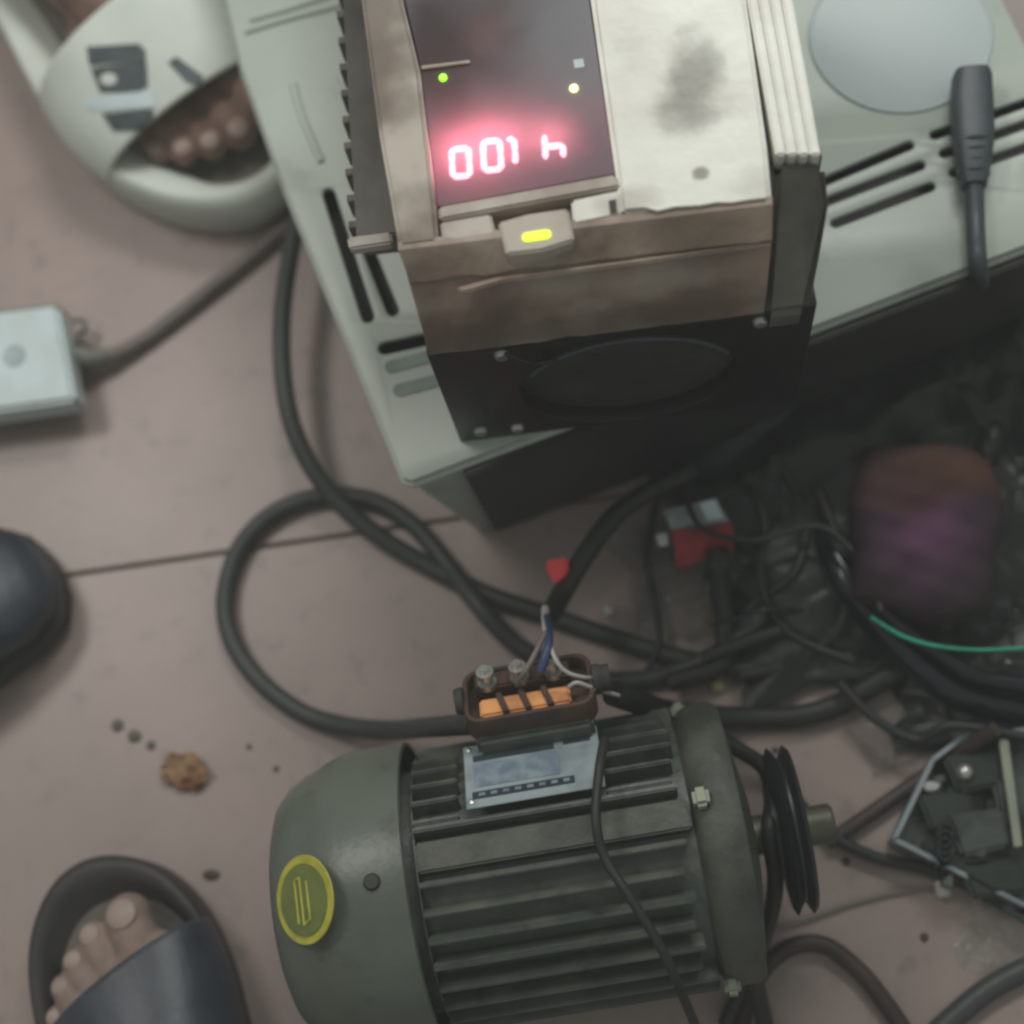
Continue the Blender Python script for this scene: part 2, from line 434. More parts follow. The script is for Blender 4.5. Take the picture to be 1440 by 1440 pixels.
_tl = M['tile'].node_tree; _n = _tl.nodes; _b = _n['Principled BSDF']; _src = _b.inputs['Base Color'].links[0].from_socket
_tc = _n.new('ShaderNodeTexCoord')
for _sc, _lo, _hi, _st, _col in ((7,.52,.72,.35,(.20,.155,.14)),(190,.62,.72,.45,(.17,.13,.115)),(420,.66,.74,.6,(.10,.075,.065)),(3.1,.5,.7,.35,(.40,.33,.31))):
    _no = _n.new('ShaderNodeTexNoise'); _no.inputs['Scale'].default_value = _sc; _no.inputs['Detail'].default_value = 7; _no.inputs['Roughness'].default_value = .62
    _tl.links.new(_tc.outputs['Object'], _no.inputs['Vector'])
    _mr = _n.new('ShaderNodeMapRange'); _mr.inputs[1].default_value = _lo; _mr.inputs[2].default_value = _hi; _mr.inputs[4].default_value = _st
    _tl.links.new(_no.outputs[0], _mr.inputs[0])
    _mx = _n.new('ShaderNodeMix'); _mx.data_type = 'RGBA'; _tl.links.new(_src, _mx.inputs[6]); _mx.inputs[7].default_value = (*_col,1)
    _tl.links.new(_mr.outputs[0], _mx.inputs[0]); _src = _mx.outputs[2]
_tl.links.new(_src, _b.inputs['Base Color'])

# ================================================================== VENTED PLASTIC BOX (under the drive)
ZB, ZI = .125, .285
top_px = [(262,-250),(300,-110),(318,0),(340,95),(402,268),(480,458),(560,655),(566,672),(578,676),
          (640,652),(880,562),(1110,471),(1440,345),(1560,300),(1568,285),(1540,230),(1440,60),(1410,0),(1290,-250)]
box = thing('vented_appliance_box', P(900,300,0), 'grey-white plastic box with slotted vents carrying the motor drive', 'appliance case')
def PB(x, y): p = P(x,y,ZB); return (p.x, p.y)
def slotpx(x0,y0,x1,y1,w): # w = width in px at that height
    return stadium(PB(x0,y0), PB(x1,y1), w/2/ (F/((H-ZB)/.95)))
slots = [(462,272,517,445,19),(518,352,552,436,18),(541,489,596,477,20),
         (1150,258,1278,204,15),(1158,284,1294,232,15),(1175,313,1308,262,15),
         (1315,189,1470,134,15),(1328,215,1480,160,15),(1342,242,1490,190,15)]
outline = [PB(*p) for p in top_px]
bm = plate_holes(outline, [slotpx(*s) for s in slots], ZB-.004, ZB, b=.0012)
obj('top_panel', bm, 'boxp', box, smooth=40)
# dark inner tray seen through the slots
inset = [P(x + (900-x)*.035, y+(250-y)*.035, ZB-.014) for x,y in top_px]
obj('inner_tray', loft([inset, [Vector((p.x,p.y,p.z-.003)) for p in inset]]), 'matblack', box)
# tapering side walls (loft), a little inside the top's edge
c0 = P(900,250,ZB)
fe = (P(1440,345,ZB)-P(580,676,ZB)).normalized(); fb = Vector((-fe.y,fe.x,0))
def tap(p, k):
    ku = 1-(1-k)*1.05; kv = 1-(1-k)*.12; d = p-c0
    return c0 + fe*(d.dot(fe)*ku) + fb*(d.dot(fb)*kv)
def ring(k, z, tz=0):
    out = []
    for x, y in top_px:
        p = P(x,y,ZB); q = tap(p, k); out.append(Vector((q.x, q.y, z)))
    return out
obj('side_wall', loft([ring(.985,ZB-.0041), ring(.975,ZB-.02), ring(.872,.004), ring(.868,0)], cap=False), 'boxp', box, smooth=30)
# rolled lip right under the top edge
lipbm = tube([Vector((p[0],p[1],ZB-.006)) for p in [PB(*q) for q in top_px[2:14]]], .0022, 8, smooth=False)
obj('edge_lip', lipbm, 'boxp', box, smooth=60)
# black front panel, on the tapering front wall
def front_pt(px_, py_, kin, z, push=.003):
    p = P(px_,py_,ZB); q = tap(p, kin); return Vector((q.x,q.y,z)) + (-fb)*push
fa = [front_pt(640,652,.984,ZB-.0075,.006), front_pt(1545,305,.984,ZB-.0075,.006), front_pt(1535,310,.872,.004,.006), front_pt(600,664,.872,.004,.006)]
off = fb*.008
obj('front_panel', loft([fa, [p+off for p in fa]], b=.001), 'blackp', box)
# filled-in slots at the left front, and shallow grooves
for (x0,y0,x1,y1) in ((550,516,603,502),(562,549,612,536)):
    pl = stadium(PB(x0,y0), PB(x1,y1), .0034)
    obj('blanked_slot', loft([[Vector((x,y,ZB+.0008)) for x,y in pl],[Vector((x,y,ZB-.002)) for x,y in pl]]), mat('blanked_slot_grey',(.22,.27,.235),.6), box)
for pts in ([(412,118),(425,165),(452,228)], [(345,45),(400,28),(478,8)], [(352,28),(402,14),(470,-8)]):
    obj('raised_rib', tube([P(x,y,ZB) for x,y in pts], .0022, 8), 'boxp', box, smooth=60)
# round cover on the right
pc = P(1266,48,ZB)
R_ = .0485
bm = lathe([(0,.0010),(R_*.92,.0010),(R_*.945,.0004),(R_*.965,.0014),(R_*.98,.0013),(R_,.0002),(R_,-.003)], 72, Matrix.Translation(pc))
obj('round_lid', bm, 'boxwhite', box, smooth=50)
# four rubber feet
for x,y in ((640,600),(1380,330),(420,60),(1250,-120)):
    p = c0 + (P(x,y,ZB)-c0)*.82
    obj('rubber_foot', lathe([(0,.0005),(.009,.0005),(.009,.006),(0,.006)],16,Matrix.Translation((p.x,p.y,0))), 'matblack', box)

# ================================================================== MOTOR DRIVE (INVERTER)
inv = thing('motor_drive', P(880,250,ZB), 'dusty beige motor drive with red lit digits lying on the plastic box', 'motor drive')
xa = (P(1160,270,ZI)-P(560,350,ZI)); WI = xa.length; xa.normalize()
ya = Vector((-xa.y, xa.x, 0))
FL = P(560,350,ZI)
def I(u, v, z): return Vector((FL.x,FL.y,0)) + xa*u + ya*v + Vector((0,0,z))
IM = Matrix((( xa.x, ya.x, 0, FL.x),(xa.y, ya.y, 0, FL.y),(0,0,1,0),(0,0,0,1)))   # local (u,v,z) -> world
body_px = [(455,-260),(507,0),(532,190),(560,350),(1088,286),(1090,229),(1158,222),(1112,0),(1060,-260)]
obj('housing', prism(body_px, ZI-.012, ZB+.0005, b=.002), 'greasy', inv)
# left column of the cover
obj('left_cover_strip', prism([(462,-260),(508,0),(533,190),(561,348),(617,341),(612,290),(590,98),(566,0),(530,-260)], ZI, ZI-.0118, b=.0018), 'beige', inv, smooth=40)
# right cover plate with ridges
obj('right_cover_plate', prism([(792,-260),(831,0),(866,245),(872,301),(905,298),(925,303),(950,297),(985,295),(1008,291),(1030,291),(1055,287),(1086,284),(1078,200),(1050,0),(1010,-260)], ZI+.001, ZI-.0118, b=.0022), 'cover', inv, smooth=40)
for k in range(4):
    xs = 1051+k*16.2
    obj('ridge', prism([(xs-38,-260),(xs,0),(xs+40,218),(xs+55,217),(xs+15,0),(xs-23,-260)], ZI+.0008-.0004*(k%2), ZI-.0118, b=.0009), 'cover', inv, smooth=40)
ol = lambda x, y: tuple(P(x,y,ZI)-inv.location)
stain(M['cover'], [(ol(972,118),(.0115,.020,.05),.55,.75,(.16,.15,.12)),(ol(955,160),(.010,.012,.05),.5,.45,(.22,.21,.17)),(ol(985,246),(.0035,.0030,.05),.4,.75,(.10,.085,.06)),
                   (ol(885,70),(.008,.006,.05),.7,.3,(.40,.40,.34)),(ol(1075,262),(.014,.008,.05),.6,.35,(.30,.27,.22)),(ol(880,285),(.012,.006,.05),.6,.5,(.34,.28,.23))], 70, .4)
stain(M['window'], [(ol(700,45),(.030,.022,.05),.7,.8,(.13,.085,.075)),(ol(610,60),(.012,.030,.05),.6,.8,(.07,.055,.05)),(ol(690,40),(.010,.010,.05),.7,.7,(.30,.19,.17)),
                    (ol(800,60),(.022,.040,.05),.7,.8,(.42,.47,.50)),(ol(640,140),(.008,.012,.05),.6,.7,(.09,.06,.06)),(ol(720,150),(.030,.010,.05),.8,.5,(.42,.36,.38))], 45, .35)  # brownish hand reflection and blue-grey haze painted into the window's colour
stain(M['beige'], [(ol(520,40),(.018,.040,.05),.6,.75,(.12,.09,.07)),(ol(560,150),(.010,.010,.05),.6,.5,(.13,.10,.08)),(ol(590,340),(.016,.006,.05),.6,.6,(.12,.09,.07))], 60, .4)
# display board, window and frame
ZD = ZI-.011
obj('display_board', prism([(530,-260),(566,0),(590,98),(613,292),(868,248),(831,0),(792,-260)], ZD, ZD-.0008), 'board', inv)
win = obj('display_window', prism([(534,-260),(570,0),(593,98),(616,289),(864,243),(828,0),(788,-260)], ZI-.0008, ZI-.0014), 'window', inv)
obj('window_bar', prism([(616,290),(866,244),(872,262),(618,309)], ZI+.0008, ZI-.0118, b=.0010), 'beigeclean', inv, smooth=40)
obj('window_edge', prism([(592,92),(660,84),(661,88),(593,97)], ZI+.0004, ZI-.0006, b=.0002), 'beigeclean', inv)
# area below the bar: two tabs and a recess
obj('clip_tab', prism([(618,311),(690,299),(697,330),(640,338),(622,336)], ZI-.0006, ZI-.0118, b=.001), 'beigeclean', inv, smooth=40)
obj('clip_tab', prism([(803,281),(872,266),(874,302),(806,316)], ZI-.0004, ZI-.0118, b=.001), 'cover', inv, smooth=40)
obj('latch_hole', prism([(856,282),(866,280),(868,298),(858,300)], ZI+.0001, ZI-.002), 'matblack', inv)
obj('label_tab', prism([(700,312),(742,300),(799,292),(808,338),(762,352),(712,358)], ZI+.0012, ZI-.0118, b=.001), 'beige', inv, smooth=40)
obj('latch_recess', prism([(690,300),(803,280),(806,318),(700,345)], ZI-.007, ZI-.0118), 'brown', inv)
# the bar light
pl = stadium(P(741,333,ZI+.002).xy, P(768,329,ZI+.002).xy, .0020)
obj('bar_light', loft([[Vector((x,y,ZI+.0019)) for x,y in pl],[Vector((x,y,ZI+.0008)) for x,y in pl]]), 'ledy', inv)
for x,y,m_,r_ in ((623,109,'ledg',.0017),(807,124,'ledw',.0018)):
    obj('indicator_light', lathe([(0,.0012),(r_*.7,.0010),(r_,.0003),(r_,-.001)],20,Matrix.Translation(P(x,y,ZI-.0006))), m_, inv, smooth=60)
for x,y in ((641,158),(694,147),(756,135)):
    obj('push_button', lathe([(0,.0045),(.0042,.0040),(.0052,.0028),(.0052,0)],24,Matrix.Translation(P(x,y,ZD))), 'greasy', inv, smooth=60)
obj('panel_mark', prism([(806,84),(820,82),(822,94),(808,96)], ZI-.0006, ZI-.0009), 'boxwhite', inv)
# seven-segment digits
def seg(bm, p, q, w, z):
    p, q = P(*p, z), P(*q, z); d = (q-p).normalized(); s = Vector((-d.y,d.x,0))*w
    e = d*w*.8
    pts = [p-e*.4, p+e+s, q-e+s, q+e*.4, q-e-s, p+e-s]
    loft([[v+Vector((0,0,.0008)) for v in pts],[Vector(v) for v in pts]], bm=bm)
def digit(cx, cy, w, h, segs, nm='digit'):
    bm = bmesh.new(); z = ZD+.0002
    lean = -.10; roll = -.10
    def q(u, v):   # u,v in -.5..+.5
        x = u*w; y = v*h
        return (cx + x + y*.06, cy + y + x*roll)
    pts = {'a':((-.5,-.5),(.5,-.5)),'b':((.5,-.5),(.5,0)),'c':((.5,0),(.5,.5)),'d':((-.5,.5),(.5,.5)),
           'e':((-.5,0),(-.5,.5)),'f':((-.5,-.5),(-.5,0)),'g':((-.5,0),(.5,0)),'k':((.1,-.5),(.5,-.5))}
    for s in segs: seg(bm, q(*pts[s][0]), q(*pts[s][1]), .00135, z)
    return obj(nm, bm, 'lamp', inv)
digit(648,229,24,38,'abcdef'); digit(692,219,24,40,'abcdef'); digit(712,214,24,34,'kbc'); digit(779,206,25,32,'fegc')

# front terminal cover: slopes down then drops
def strip(name, prof, xs, m_, b_=.0012):
    rings = []
    for fx in xs:
        rings.append([P(x0+(x1-x0)*fx, y0+(y1-y0)*fx, z) for (x0,y0,x1,y1,z) in prof])
    return obj(name, loft(rings, True, b_), m_, inv, smooth=35)
prof = [(560,352,1087,287,ZI-.0004),(577,398,1086,336,ZI-.010),(577,400,1086,338,ZI-.0115),(588,436,1080,372,ZI-.020),
        (597,470,1078,412,ZI-.034),(604,500,1074,440,ZI-.047)]
VF = (P(604,500,ZI-.047)-FL).dot(ya); UF0 = (P(600,500,ZI-.047)-FL).dot(xa); UF1 = (P(1112,505,ZB)-FL).dot(xa)
rings = []
for k in range(25):
    fx = k/24; r_ = []
    for (x0,y0,x1,y1,z) in prof:
        j = 4.5*noise.noise(Vector((fx*11, y0*.05, 3)))*(y0>352)
        r_.append(P(x0+(x1-x0)*fx, y0+(y1-y0)*fx+j, z))
    back = P(560+(1087-560)*fx, 352+(287-352)*fx, ZI-.0004) + ya*.004
    r_.append(Vector((back.x,back.y,ZI-.05))); r_.append(Vector((back.x,back.y,ZI-.0008)))
    rings.append(r_)
obj('terminal_cover', loft(rings), 'brown', inv, smooth=30)
ol2 = lambda x, y, z: tuple(P(x,y,z)-inv.location)
stain(M['brown'], [(ol2(640,320,ZI),(.018,.006,.03),.6,.55,(.50,.42,.36)),(ol2(600,470,ZI-.035),(.020,.02,.012),.6,.7,(.15,.095,.075)),(ol2(700,440,ZI-.02),(.012,.02,.012),.5,.6,(.13,.08,.06)),
    (ol2(840,460,ZI-.040),(.075,.02,.008),.6,.65,(.11,.08,.062)),(ol2(990,330,ZI-.006),(.020,.01,.02),.6,.6,(.15,.12,.09)),(ol2(800,395,ZI-.015),(.020,.02,.006),.6,.5,(.40,.33,.27)),(ol2(590,390,ZI-.006),(.010,.008,.02),.6,.6,(.14,.10,.08)),(ol2(930,400,ZI-.022),(.020,.02,.007),.6,.5,(.38,.32,.27))], 55, .45)
# folded paper-like flap on the slope
obj('cover_step', prism([(640,404),(700,388),(760,381),(905,362),(1086,338),(1086,343),(905,369),(760,389),(706,396),(650,412)], ZI-.0105, ZI-.013, b=.0008), 'brown', inv)
# dark right end block
et = [P(x,y,z) for x,y,z in ((1089,230,ZI-.003),(1160,224,ZI-.004),(1166,288,ZI-.012),(1137,436,ZI-.046),(1074,444,ZI-.046),(1090,330,ZI-.016))]
obj('end_cap', loft([et,[Vector((p.x,p.y,ZI-.062)) for p in et]], b=.003), 'greasy', inv, smooth=40)
hb = [I(UF0+.006,.02,ZI-.048), I(UF1-.004,.02,ZI-.048), I(UF1-.004,VF+.008,ZI-.048), I(UF0+.006,VF+.008,ZI-.048)]
obj('fan_duct', loft([hb,[Vector((p.x,p.y,ZB+.0006)) for p in hb]]), 'matblack', inv)
# fan face: plate with a round opening, in the plane facing the viewer's side
zf0, zf1 = ZB+.001, ZI-.047
FM = IM @ Matrix(((1,0,0,0),(0,0,-1,VF+.012),(0,1,0,0),(0,0,0,1)))          # (x, y, z) -> (u, v=-z.., height)
fw0, fw1 = .018, WI-.012
def circ(cx, cy, r, n=48): return [(cx+r*math.cos(2*math.pi*i/n), cy+r*math.sin(2*math.pi*i/n)) for i in range(n)]
fcx, fcz, fr = (UF0+UF1)/2+.002, (zf0+zf1)/2-.003, .0510
obj('fan_housing', plate_holes([(UF0,zf0),(UF1,zf0),(UF1,zf1),(UF0,zf1)], [circ(fcx,fcz,fr)], .0, .012, FM, b=.001), 'fanblk', inv, smooth=40)
fan = obj('fan', lathe([(0,.004),(.017,.004),(.019,.002),(.019,-.008),(0,-.008)],32, FM@Matrix.Translation((fcx,fcz-.004,-.006))), 'ink', inv, smooth=50)
for k in range(7):
    a = 2*math.pi*k/7
    bm = bmesh.new()
    rings = []
    for rr_, tw in ((.018,.006),(.034,.0055),(.050,.005)):
        sw = a + (rr_-.018)*9
        c_, s_ = math.cos(sw), math.sin(sw); tx, ty = -s_, c_
        hw = .008+rr_*.12
        rings.append([FM@Vector((fcx+rr_*c_+tx*hw*q, fcz+rr_*s_+ty*hw*q, -tw*q-.003+dz)) for q,dz in ((-1,0),(1,0),(1,.0012),(-1,.0012))])
    obj('blade', loft(rings), 'ink', fan)
obj('rim_highlight_arc', tube([FM@Vector((fcx+(fr-.001)*math.cos(a), fcz+(fr-.001)*math.sin(a), .0128)) for a in [math.radians(25+9*k) for k in range(15)]], .0011, 8), 'plug', inv, smooth=60)  # only the rim's lit upper arc, in lighter gloss as its highlight
for u,z in ((UF0+.032,zf1-.008),(UF0+.012,zf0+.014),(UF1-.024,zf1-.008),(UF0+.030,zf0+.012)):
    obj('screw', lathe([(0,.0028),(.0028,.0024),(.0036,.0006),(.0036,-.002)],16,FM@Matrix.Translation((u,z,.012))), 'steel', inv, smooth=50)
obj('fan_lead', tube([FM@Vector(p) for p in ((UF0+.034,zf1-.004,.014),(UF0+.040,zf1-.008,.016),(UF0+.046,zf1-.016,.015),(UF0+.056,zf1-.020,.013))],.0012,8), 'cable2', inv, smooth=60)
# heatsink on the left side
for k in range(14):
    y = -170+k*37
    x = 472+ (y/330.)*18
    obj('cooling_fin', prism([(x,y),(x+62,y-7),(x+62,y+1),(x+1,y+10)], ZI-.079, ZI-.095, b=.0003), 'sink', inv)
obj('heatsink_base', prism([(462,-250),(482,0),(491,170),(501,335),(566,328),(560,0),(520,-250)], ZI-.0775, ZI-.097, b=.001), 'greasy', inv)
obj('mounting_flange', prism([(487,333),(549,325),(552,341),(491,350)], ZI-.072, ZI-.079, b=.001), 'beigeclean', inv)

# ================================================================== ELECTRIC MOTOR
zm = .080
pA, pB_ = P(400,1287,zm), P(1160,1160,zm)
ma = (pB_-pA).normalized(); mv = Vector((-ma.y, ma.x, 0))
mo = P(600,1252,zm)
MM = Matrix(((ma.x,mv.x,0,mo.x),(ma.y,mv.y,0,mo.y),(0,0,1,zm),(0,0,0,1)))   # x along the shaft, y away, z up
kmm = .000340                                  # metres per photo pixel there
AX = MM @ Matrix(((0,0,1,0),(1,0,0,0),(0,1,0,0),(0,0,0,1)))                  # lathe z -> motor x
motor = thing('electric_motor', Vector((mo.x+ma.x*.08, mo.y+ma.y*.08, 0)), 'grey-green finned electric motor lying on the tiles with its terminal box open', 'motor')
RC = .0725
def L_(px_): return (px_-585)*kmm
obj('fan_cover', lathe([(0,L_(384)),(.030,L_(385)),(.046,L_(389)),(.054,L_(398)),(.0600,L_(415)),(.0645,L_(438)),(.0675,L_(462)),(.0688,L_(468)),(.0700,L_(478)),(RC,L_(500)),(RC+.0003,L_(588)),(RC-.0015,L_(590)),(RC-.0017,L_(560)),(.058,L_(560))], 96, AX), 'motor', motor, smooth=40)
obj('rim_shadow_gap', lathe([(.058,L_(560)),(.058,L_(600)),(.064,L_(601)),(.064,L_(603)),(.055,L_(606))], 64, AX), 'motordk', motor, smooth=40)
obj('frame_barrel', lathe([(.0,L_(601)),(.0585,L_(601)),(.0585,L_(985)),(.0,L_(985))], 96, AX), 'motordk', motor, smooth=30)
def rad(phi): # local frame on the barrel: x along, y tangent(up picture), z outward
    c, s = math.cos(phi), math.sin(phi)
    return MM @ Matrix(((1,0,0,0),(0,c,s,0),(0,-s,c,0),(0,0,0,1)))
finm = None
for d in range(-168, 185, 11):
    if 20 < d < 75 or d == 8: continue
    ph = math.radians(d)
    ln = L_(975)-L_(603)
    if -60 < d < 60: ln -= .004+.003*abs(math.sin(d))
    o = obj('cooling_fin', boxm(ln, .0030, .0105, rad(ph) @ Matrix.Translation((L_(603)+ln/2, 0, .0585+.0042)), .0007, 2), 'motordk', motor, smooth=40)
for d in (22,31,40,49,58,67):
    for xa_, xb_ in ((603,668),(868,968-abs(d-45)*.5)):
        if xb_ < 700 and d > 60: continue
        ln = L_(xb_)-L_(xa_)
        obj('cooling_fin', boxm(ln, .0028, .0100, rad(math.radians(d)) @ Matrix.Translation((L_(xa_)+ln/2, 0, .0585+.0042)), .0007, 2), 'motordk', motor, smooth=40)
for d, w_ in ((8,.014),):
    o = obj('wide_rib', boxm(L_(972)-L_(603), w_, .0095, rad(math.radians(d)) @ Matrix.Translation(((L_(972)+L_(603))/2, 0, .0605)), .001, 2), 'motorend', motor, smooth=40)
for d in (-8+180, -75, 95):
    obj('wide_rib', boxm(L_(972)-L_(603), .012, .009, rad(math.radians(d)) @ Matrix.Translation(((L_(972)+L_(603))/2, 0, .0605)), .001, 2), 'motordk', motor, smooth=40)
obj('end_shield', lathe([(.055,L_(972)),(.0600,L_(976)),(.0650,L_(985)),(.0675,L_(1000)),(.0675,L_(1030)),(.0655,L_(1040)),(.052,L_(1046)),(.030,L_(1056)),(.020,L_(1060)),(.0,L_(1060))], 80, AX), 'motorend', motor, smooth=40)
for d in (12, 100, 190, -78):
    obj('bolt', boxm(.0075,.0090,.0085, rad(math.radians(d)) @ Matrix.Translation((L_(990), 0, .0685)), .0018, 2), 'bar', motor, smooth=50)
obj('shaft', lathe([(0,L_(1058)),(.0095,L_(1058)),(.0095,L_(1172)),(.008,L_(1176)),(0,L_(1176))], 32, AX), 'brass', motor, smooth=40)
pul = obj('pulley', lathe([(.010,L_(1086)),(.022,L_(1088)),(.022,L_(1094)),(.038,L_(1098)),(.0405,L_(1102)),(.035,L_(1112)),(.035,L_(1116)),(.0405,L_(1124)),(.0385,L_(1130)),(.030,L_(1132)),(.028,L_(1127)),(.014,L_(1127)),(.012,L_(1134))], 72, AX), 'pulley', motor, smooth=35)
# feet of the frame (resting the barrel on the tiles)
for sx_ in (650, 900):
    for sy_ in (-1, 1):
        obj('mounting_foot', boxm(.030,.030,.012, MM @ Matrix.Translation((L_(sx_), sy_*.048, -zm+.006)), .002), 'motordk', motor, smooth=40)
        obj('foot_web', boxm(.022,.010,.05, MM @ Matrix.Translation((L_(sx_), sy_*.042, -zm+.033)), .002), 'motordk', motor, smooth=40)
# screw on the fan cover
obj('screw', lathe([(0,.0022),(.0030,.002),(.0040,.0004),(.0040,-.002)],20, rad(math.radians(1)) @ Matrix.Translation((L_(545),0,RC))), 'matblack', motor, smooth=40)
# nameplate, riveted below the terminal box
NPm = rad(math.radians(37)) @ Matrix.Translation((L_(775), 0, .0705))
npw, nph = .0640, .0400
np_ = obj('nameplate', boxm(npw, nph, .0012, NPm, .0004, 1), 'tag', motor)
obj('header_print', boxm(npw*.60,.0034,.0004, NPm@Matrix.Translation((-npw*.13,.0105,.0008))), 'ink', np_)
obj('header_print', boxm(npw*.20,.0046,.0004, NPm@Matrix.Translation((npw*.34,.0125,.0008))), 'ink', np_)
obj('table_print', boxm(npw*.62,.0150,.0004, NPm@Matrix.Translation((-npw*.12,-.0005,.0007))), 'tagblue', np_)
obj('footer_print', boxm(npw*.74,.0044,.0004, NPm@Matrix.Translation((-npw*.08,-.0130,.0008))), 'ink', np_)
for k in range(8):
    obj('letter', boxm(.0030,.0018,.0003, NPm@Matrix.Translation((-npw*.38+k*.0056,-.0130,.0011))), 'tagblue', np_)
for sx_ in (-1,1):
    for sy_ in (-1,1):
        obj('rivet', lathe([(0,.0016),(.0015,.001),(.0018,0)],12,NPm@Matrix.Translation((sx_*npw*.46,sy_*nph*.42,.0005))), 'steel', np_)
# yellow emblem on the dome
em_x, em_r = L_(452), .0645
nrm_t = math.radians(-38)
EM = rad(math.radians(-1)) @ Matrix.Translation((em_x,0,em_r+.0046)) @ Matrix.Rotation(nrm_t,4,'Y')
em = obj('emblem', lathe([(0,.0006),(.0195,.0006),(.0198,0),(0,-.0006)],48,EM), 'yellow', motor)
obj('emblem_disc', lathe([(0,.0012),(.0160,.0012),(.0160,.0005)],48,EM), 'lime', em)
for k,(x0,y0,x1,y1) in enumerate(((-.005,-.010,-.005,.009),(-.001,-.011,-.001,.010),(.004,-.009,.004,.008),(-.005,.009,-.001,.010),(-.001,-.011,.004,-.009))):
    obj('emblem_stroke', tube([EM@Vector((x0*.9,y0,.0013)),EM@Vector((x1*.9,y1,.0013))], .0006, 6, smooth=False), 'yellow', em)
# terminal box, open, high on the far side
TB = MM @ Matrix.Translation((L_(785), .0725, .0435)) @ Matrix.Rotation(math.radians(-33),4,'X')
tw, th_, td = .0620, .0340, .014
def rr(w, h, r, n=6):
    out = []
    for cx, cy, a in ((w/2-r,h/2-r,0),(-w/2+r,h/2-r,90),(-w/2+r,-h/2+r,180),(w/2-r,-h/2+r,270)):
        out += [(cx+r*math.cos(math.radians(a+90*i/n)), cy+r*math.sin(math.radians(a+90*i/n))) for i in range(n+1)]
    return out
tb = obj('terminal_box', plate_holes(rr(tw,th_,.008), [rr(tw-.005,th_-.005,.006)], .0, td, TB, b=.001), 'rust', motor, smooth=40)
obj('box_floor', boxm(tw-.004, th_-.004, .004, TB@Matrix.Translation((0,0,.004)), 0), 'rust', tb)
obj('box_saddle', boxm(tw-.006, th_*.8, .03, TB@Matrix.Translation((0,-.006,-.012)), .002), 'motordk', motor)
# orange terminal board with barriers
obj('terminal_board', boxm(.043,.011,.007, TB@Matrix.Translation((-.002,-.008,.010)), .001), 'orange', tb)
for k in range(3):
    obj('barrier', boxm(.0028,.013,.004, TB@Matrix.Translation((-.0125+k*.0105,-.008,.0135)) @ Matrix.Rotation(.25,4,'Z'), .0004), 'rust', tb)
obj('terminal_strip', boxm(.045,.010,.012, TB@Matrix.Translation((-.002,.006,.011)), .001), 'rust', tb)
for k, xx in enumerate((-.0185,-.0030,.0130)):
    st = TB@Matrix.Translation((xx,.0045,.0165))
    o = obj('terminal_stud', lathe([(0,.010),(.0022,.010),(.0022,.0075),(.0042,.0075),(.0042,.0045),(.0020,.0045),(.0020,.001),(.0046,.001),(.0046,-.002),(0,-.002)],18,st), 'steel', tb, smooth=40)
# gland on the right side of the terminal box
obj('cable_gland', lathe([(0,0),(.0072,0),(.0072,.003),(.0064,.004),(.0064,.008),(0,.008)],24,TB@Matrix.Translation((tw/2,0,.011))@Matrix.Rotation(math.pi/2,4,'Y')), 'matblack', tb, smooth=40)
obj('cable_gland', lathe([(0,0),(.0065,0),(.0065,.002),(.0060,.003),(.0060,.004),(0,.004)],24,TB@Matrix.Translation((-tw/2,0,.012))@Matrix.Rotation(-math.pi/2,4,'Y')), 'matblack', tb, smooth=40)

# ================================================================== CABLES
rc = .0054
cable('power_cable', [(452,150,.03),(432,250,.034),(408,360,.036),(396,460,.036),(402,560,.034),(426,635,.028),(468,697,.019),(530,752,.012),(610,800,.0065),(690,838,.0065),(770,865,.0064),(850,893,.0062),(960,926,.0062),(1080,945,.0060),(1180,947,.0060),(1290,940,.006)], rc, 'cable',
      'thick black cable running down beside the plastic box then right across the tiles')
cable('power_cable', [(668,1018,.118),(640,1020,.105),(600,1023,.07),(545,1027,.03),(480,1020,.012),(420,1000,.006),(362,955,.006),(326,900,.006),(317,838,.006),(338,770,.006),(385,722,.006),(450,699,.006),(520,703,.006),(578,735,.006),(628,792,.0065),(672,850,.0175),(724,905,.012),(790,942,.0065),(870,958,.006),(945,947,.006),(1010,918,.012),(1060,876,.018),(1098,815,.012),(1112,745,.008),(1095,690,.008)], rc, 'cable',
      'thick black cable making the big loop left of the motor')
cable('power_cable', [(862,975,.118),(890,985,.10),(950,1002,.03),(1050,1010,.007),(1130,1006,.007),(1190,986,.007),(1240,955,.012),(1300,925,.007)], .0062, 'cable2',
      'thick black cable leaving the right side of the terminal box')
cable('thick_lead', [(975,660,.05),(915,690,.05),(865,725,.05),(820,785,.055),(790,835,.06),(776,862,.07)], .0056, 'cable2',
      'black lead coming down from the black box front to the blue wire')
cable('thin_lead', [(940,660,.03),(918,725,.02),(910,785,.012),(922,850,.009),(926,905,.012),(906,952,.006),(890,975,.006)], .0021, 'cable2',
      'thin black lead curving down past the red label')
cable('thin_lead', [(985,1025,.03),(1030,1045,.02),(1075,1078,.01),(1110,1112,.006),(1160,1168,.006),(1230,1205,.006),(1330,1230,.006),(1460,1300,.006)], .0032, 'cable2',
      'thin black lead running from the motor towards the metal tray')
cable('thin_lead', [(850,1040,.145),(843,1080,.156),(838,1150,.163),(850,1205,.161),(888,1265,.161),(928,1330,.156),(958,1395,.14),(985,1460,.10)], .0022, 'cable2',
      'thin black lead hanging over the fins of the motor')
cable('brown_cable', [(1040,1460,.005),(1056,1390,.005),(1100,1338,.005),(1155,1328,.005),(1205,1362,.005),(1245,1410,.005),(1285,1470,.005)], .0046, 'brcable',
      'brown-black cable arching across the tiles at the bottom')
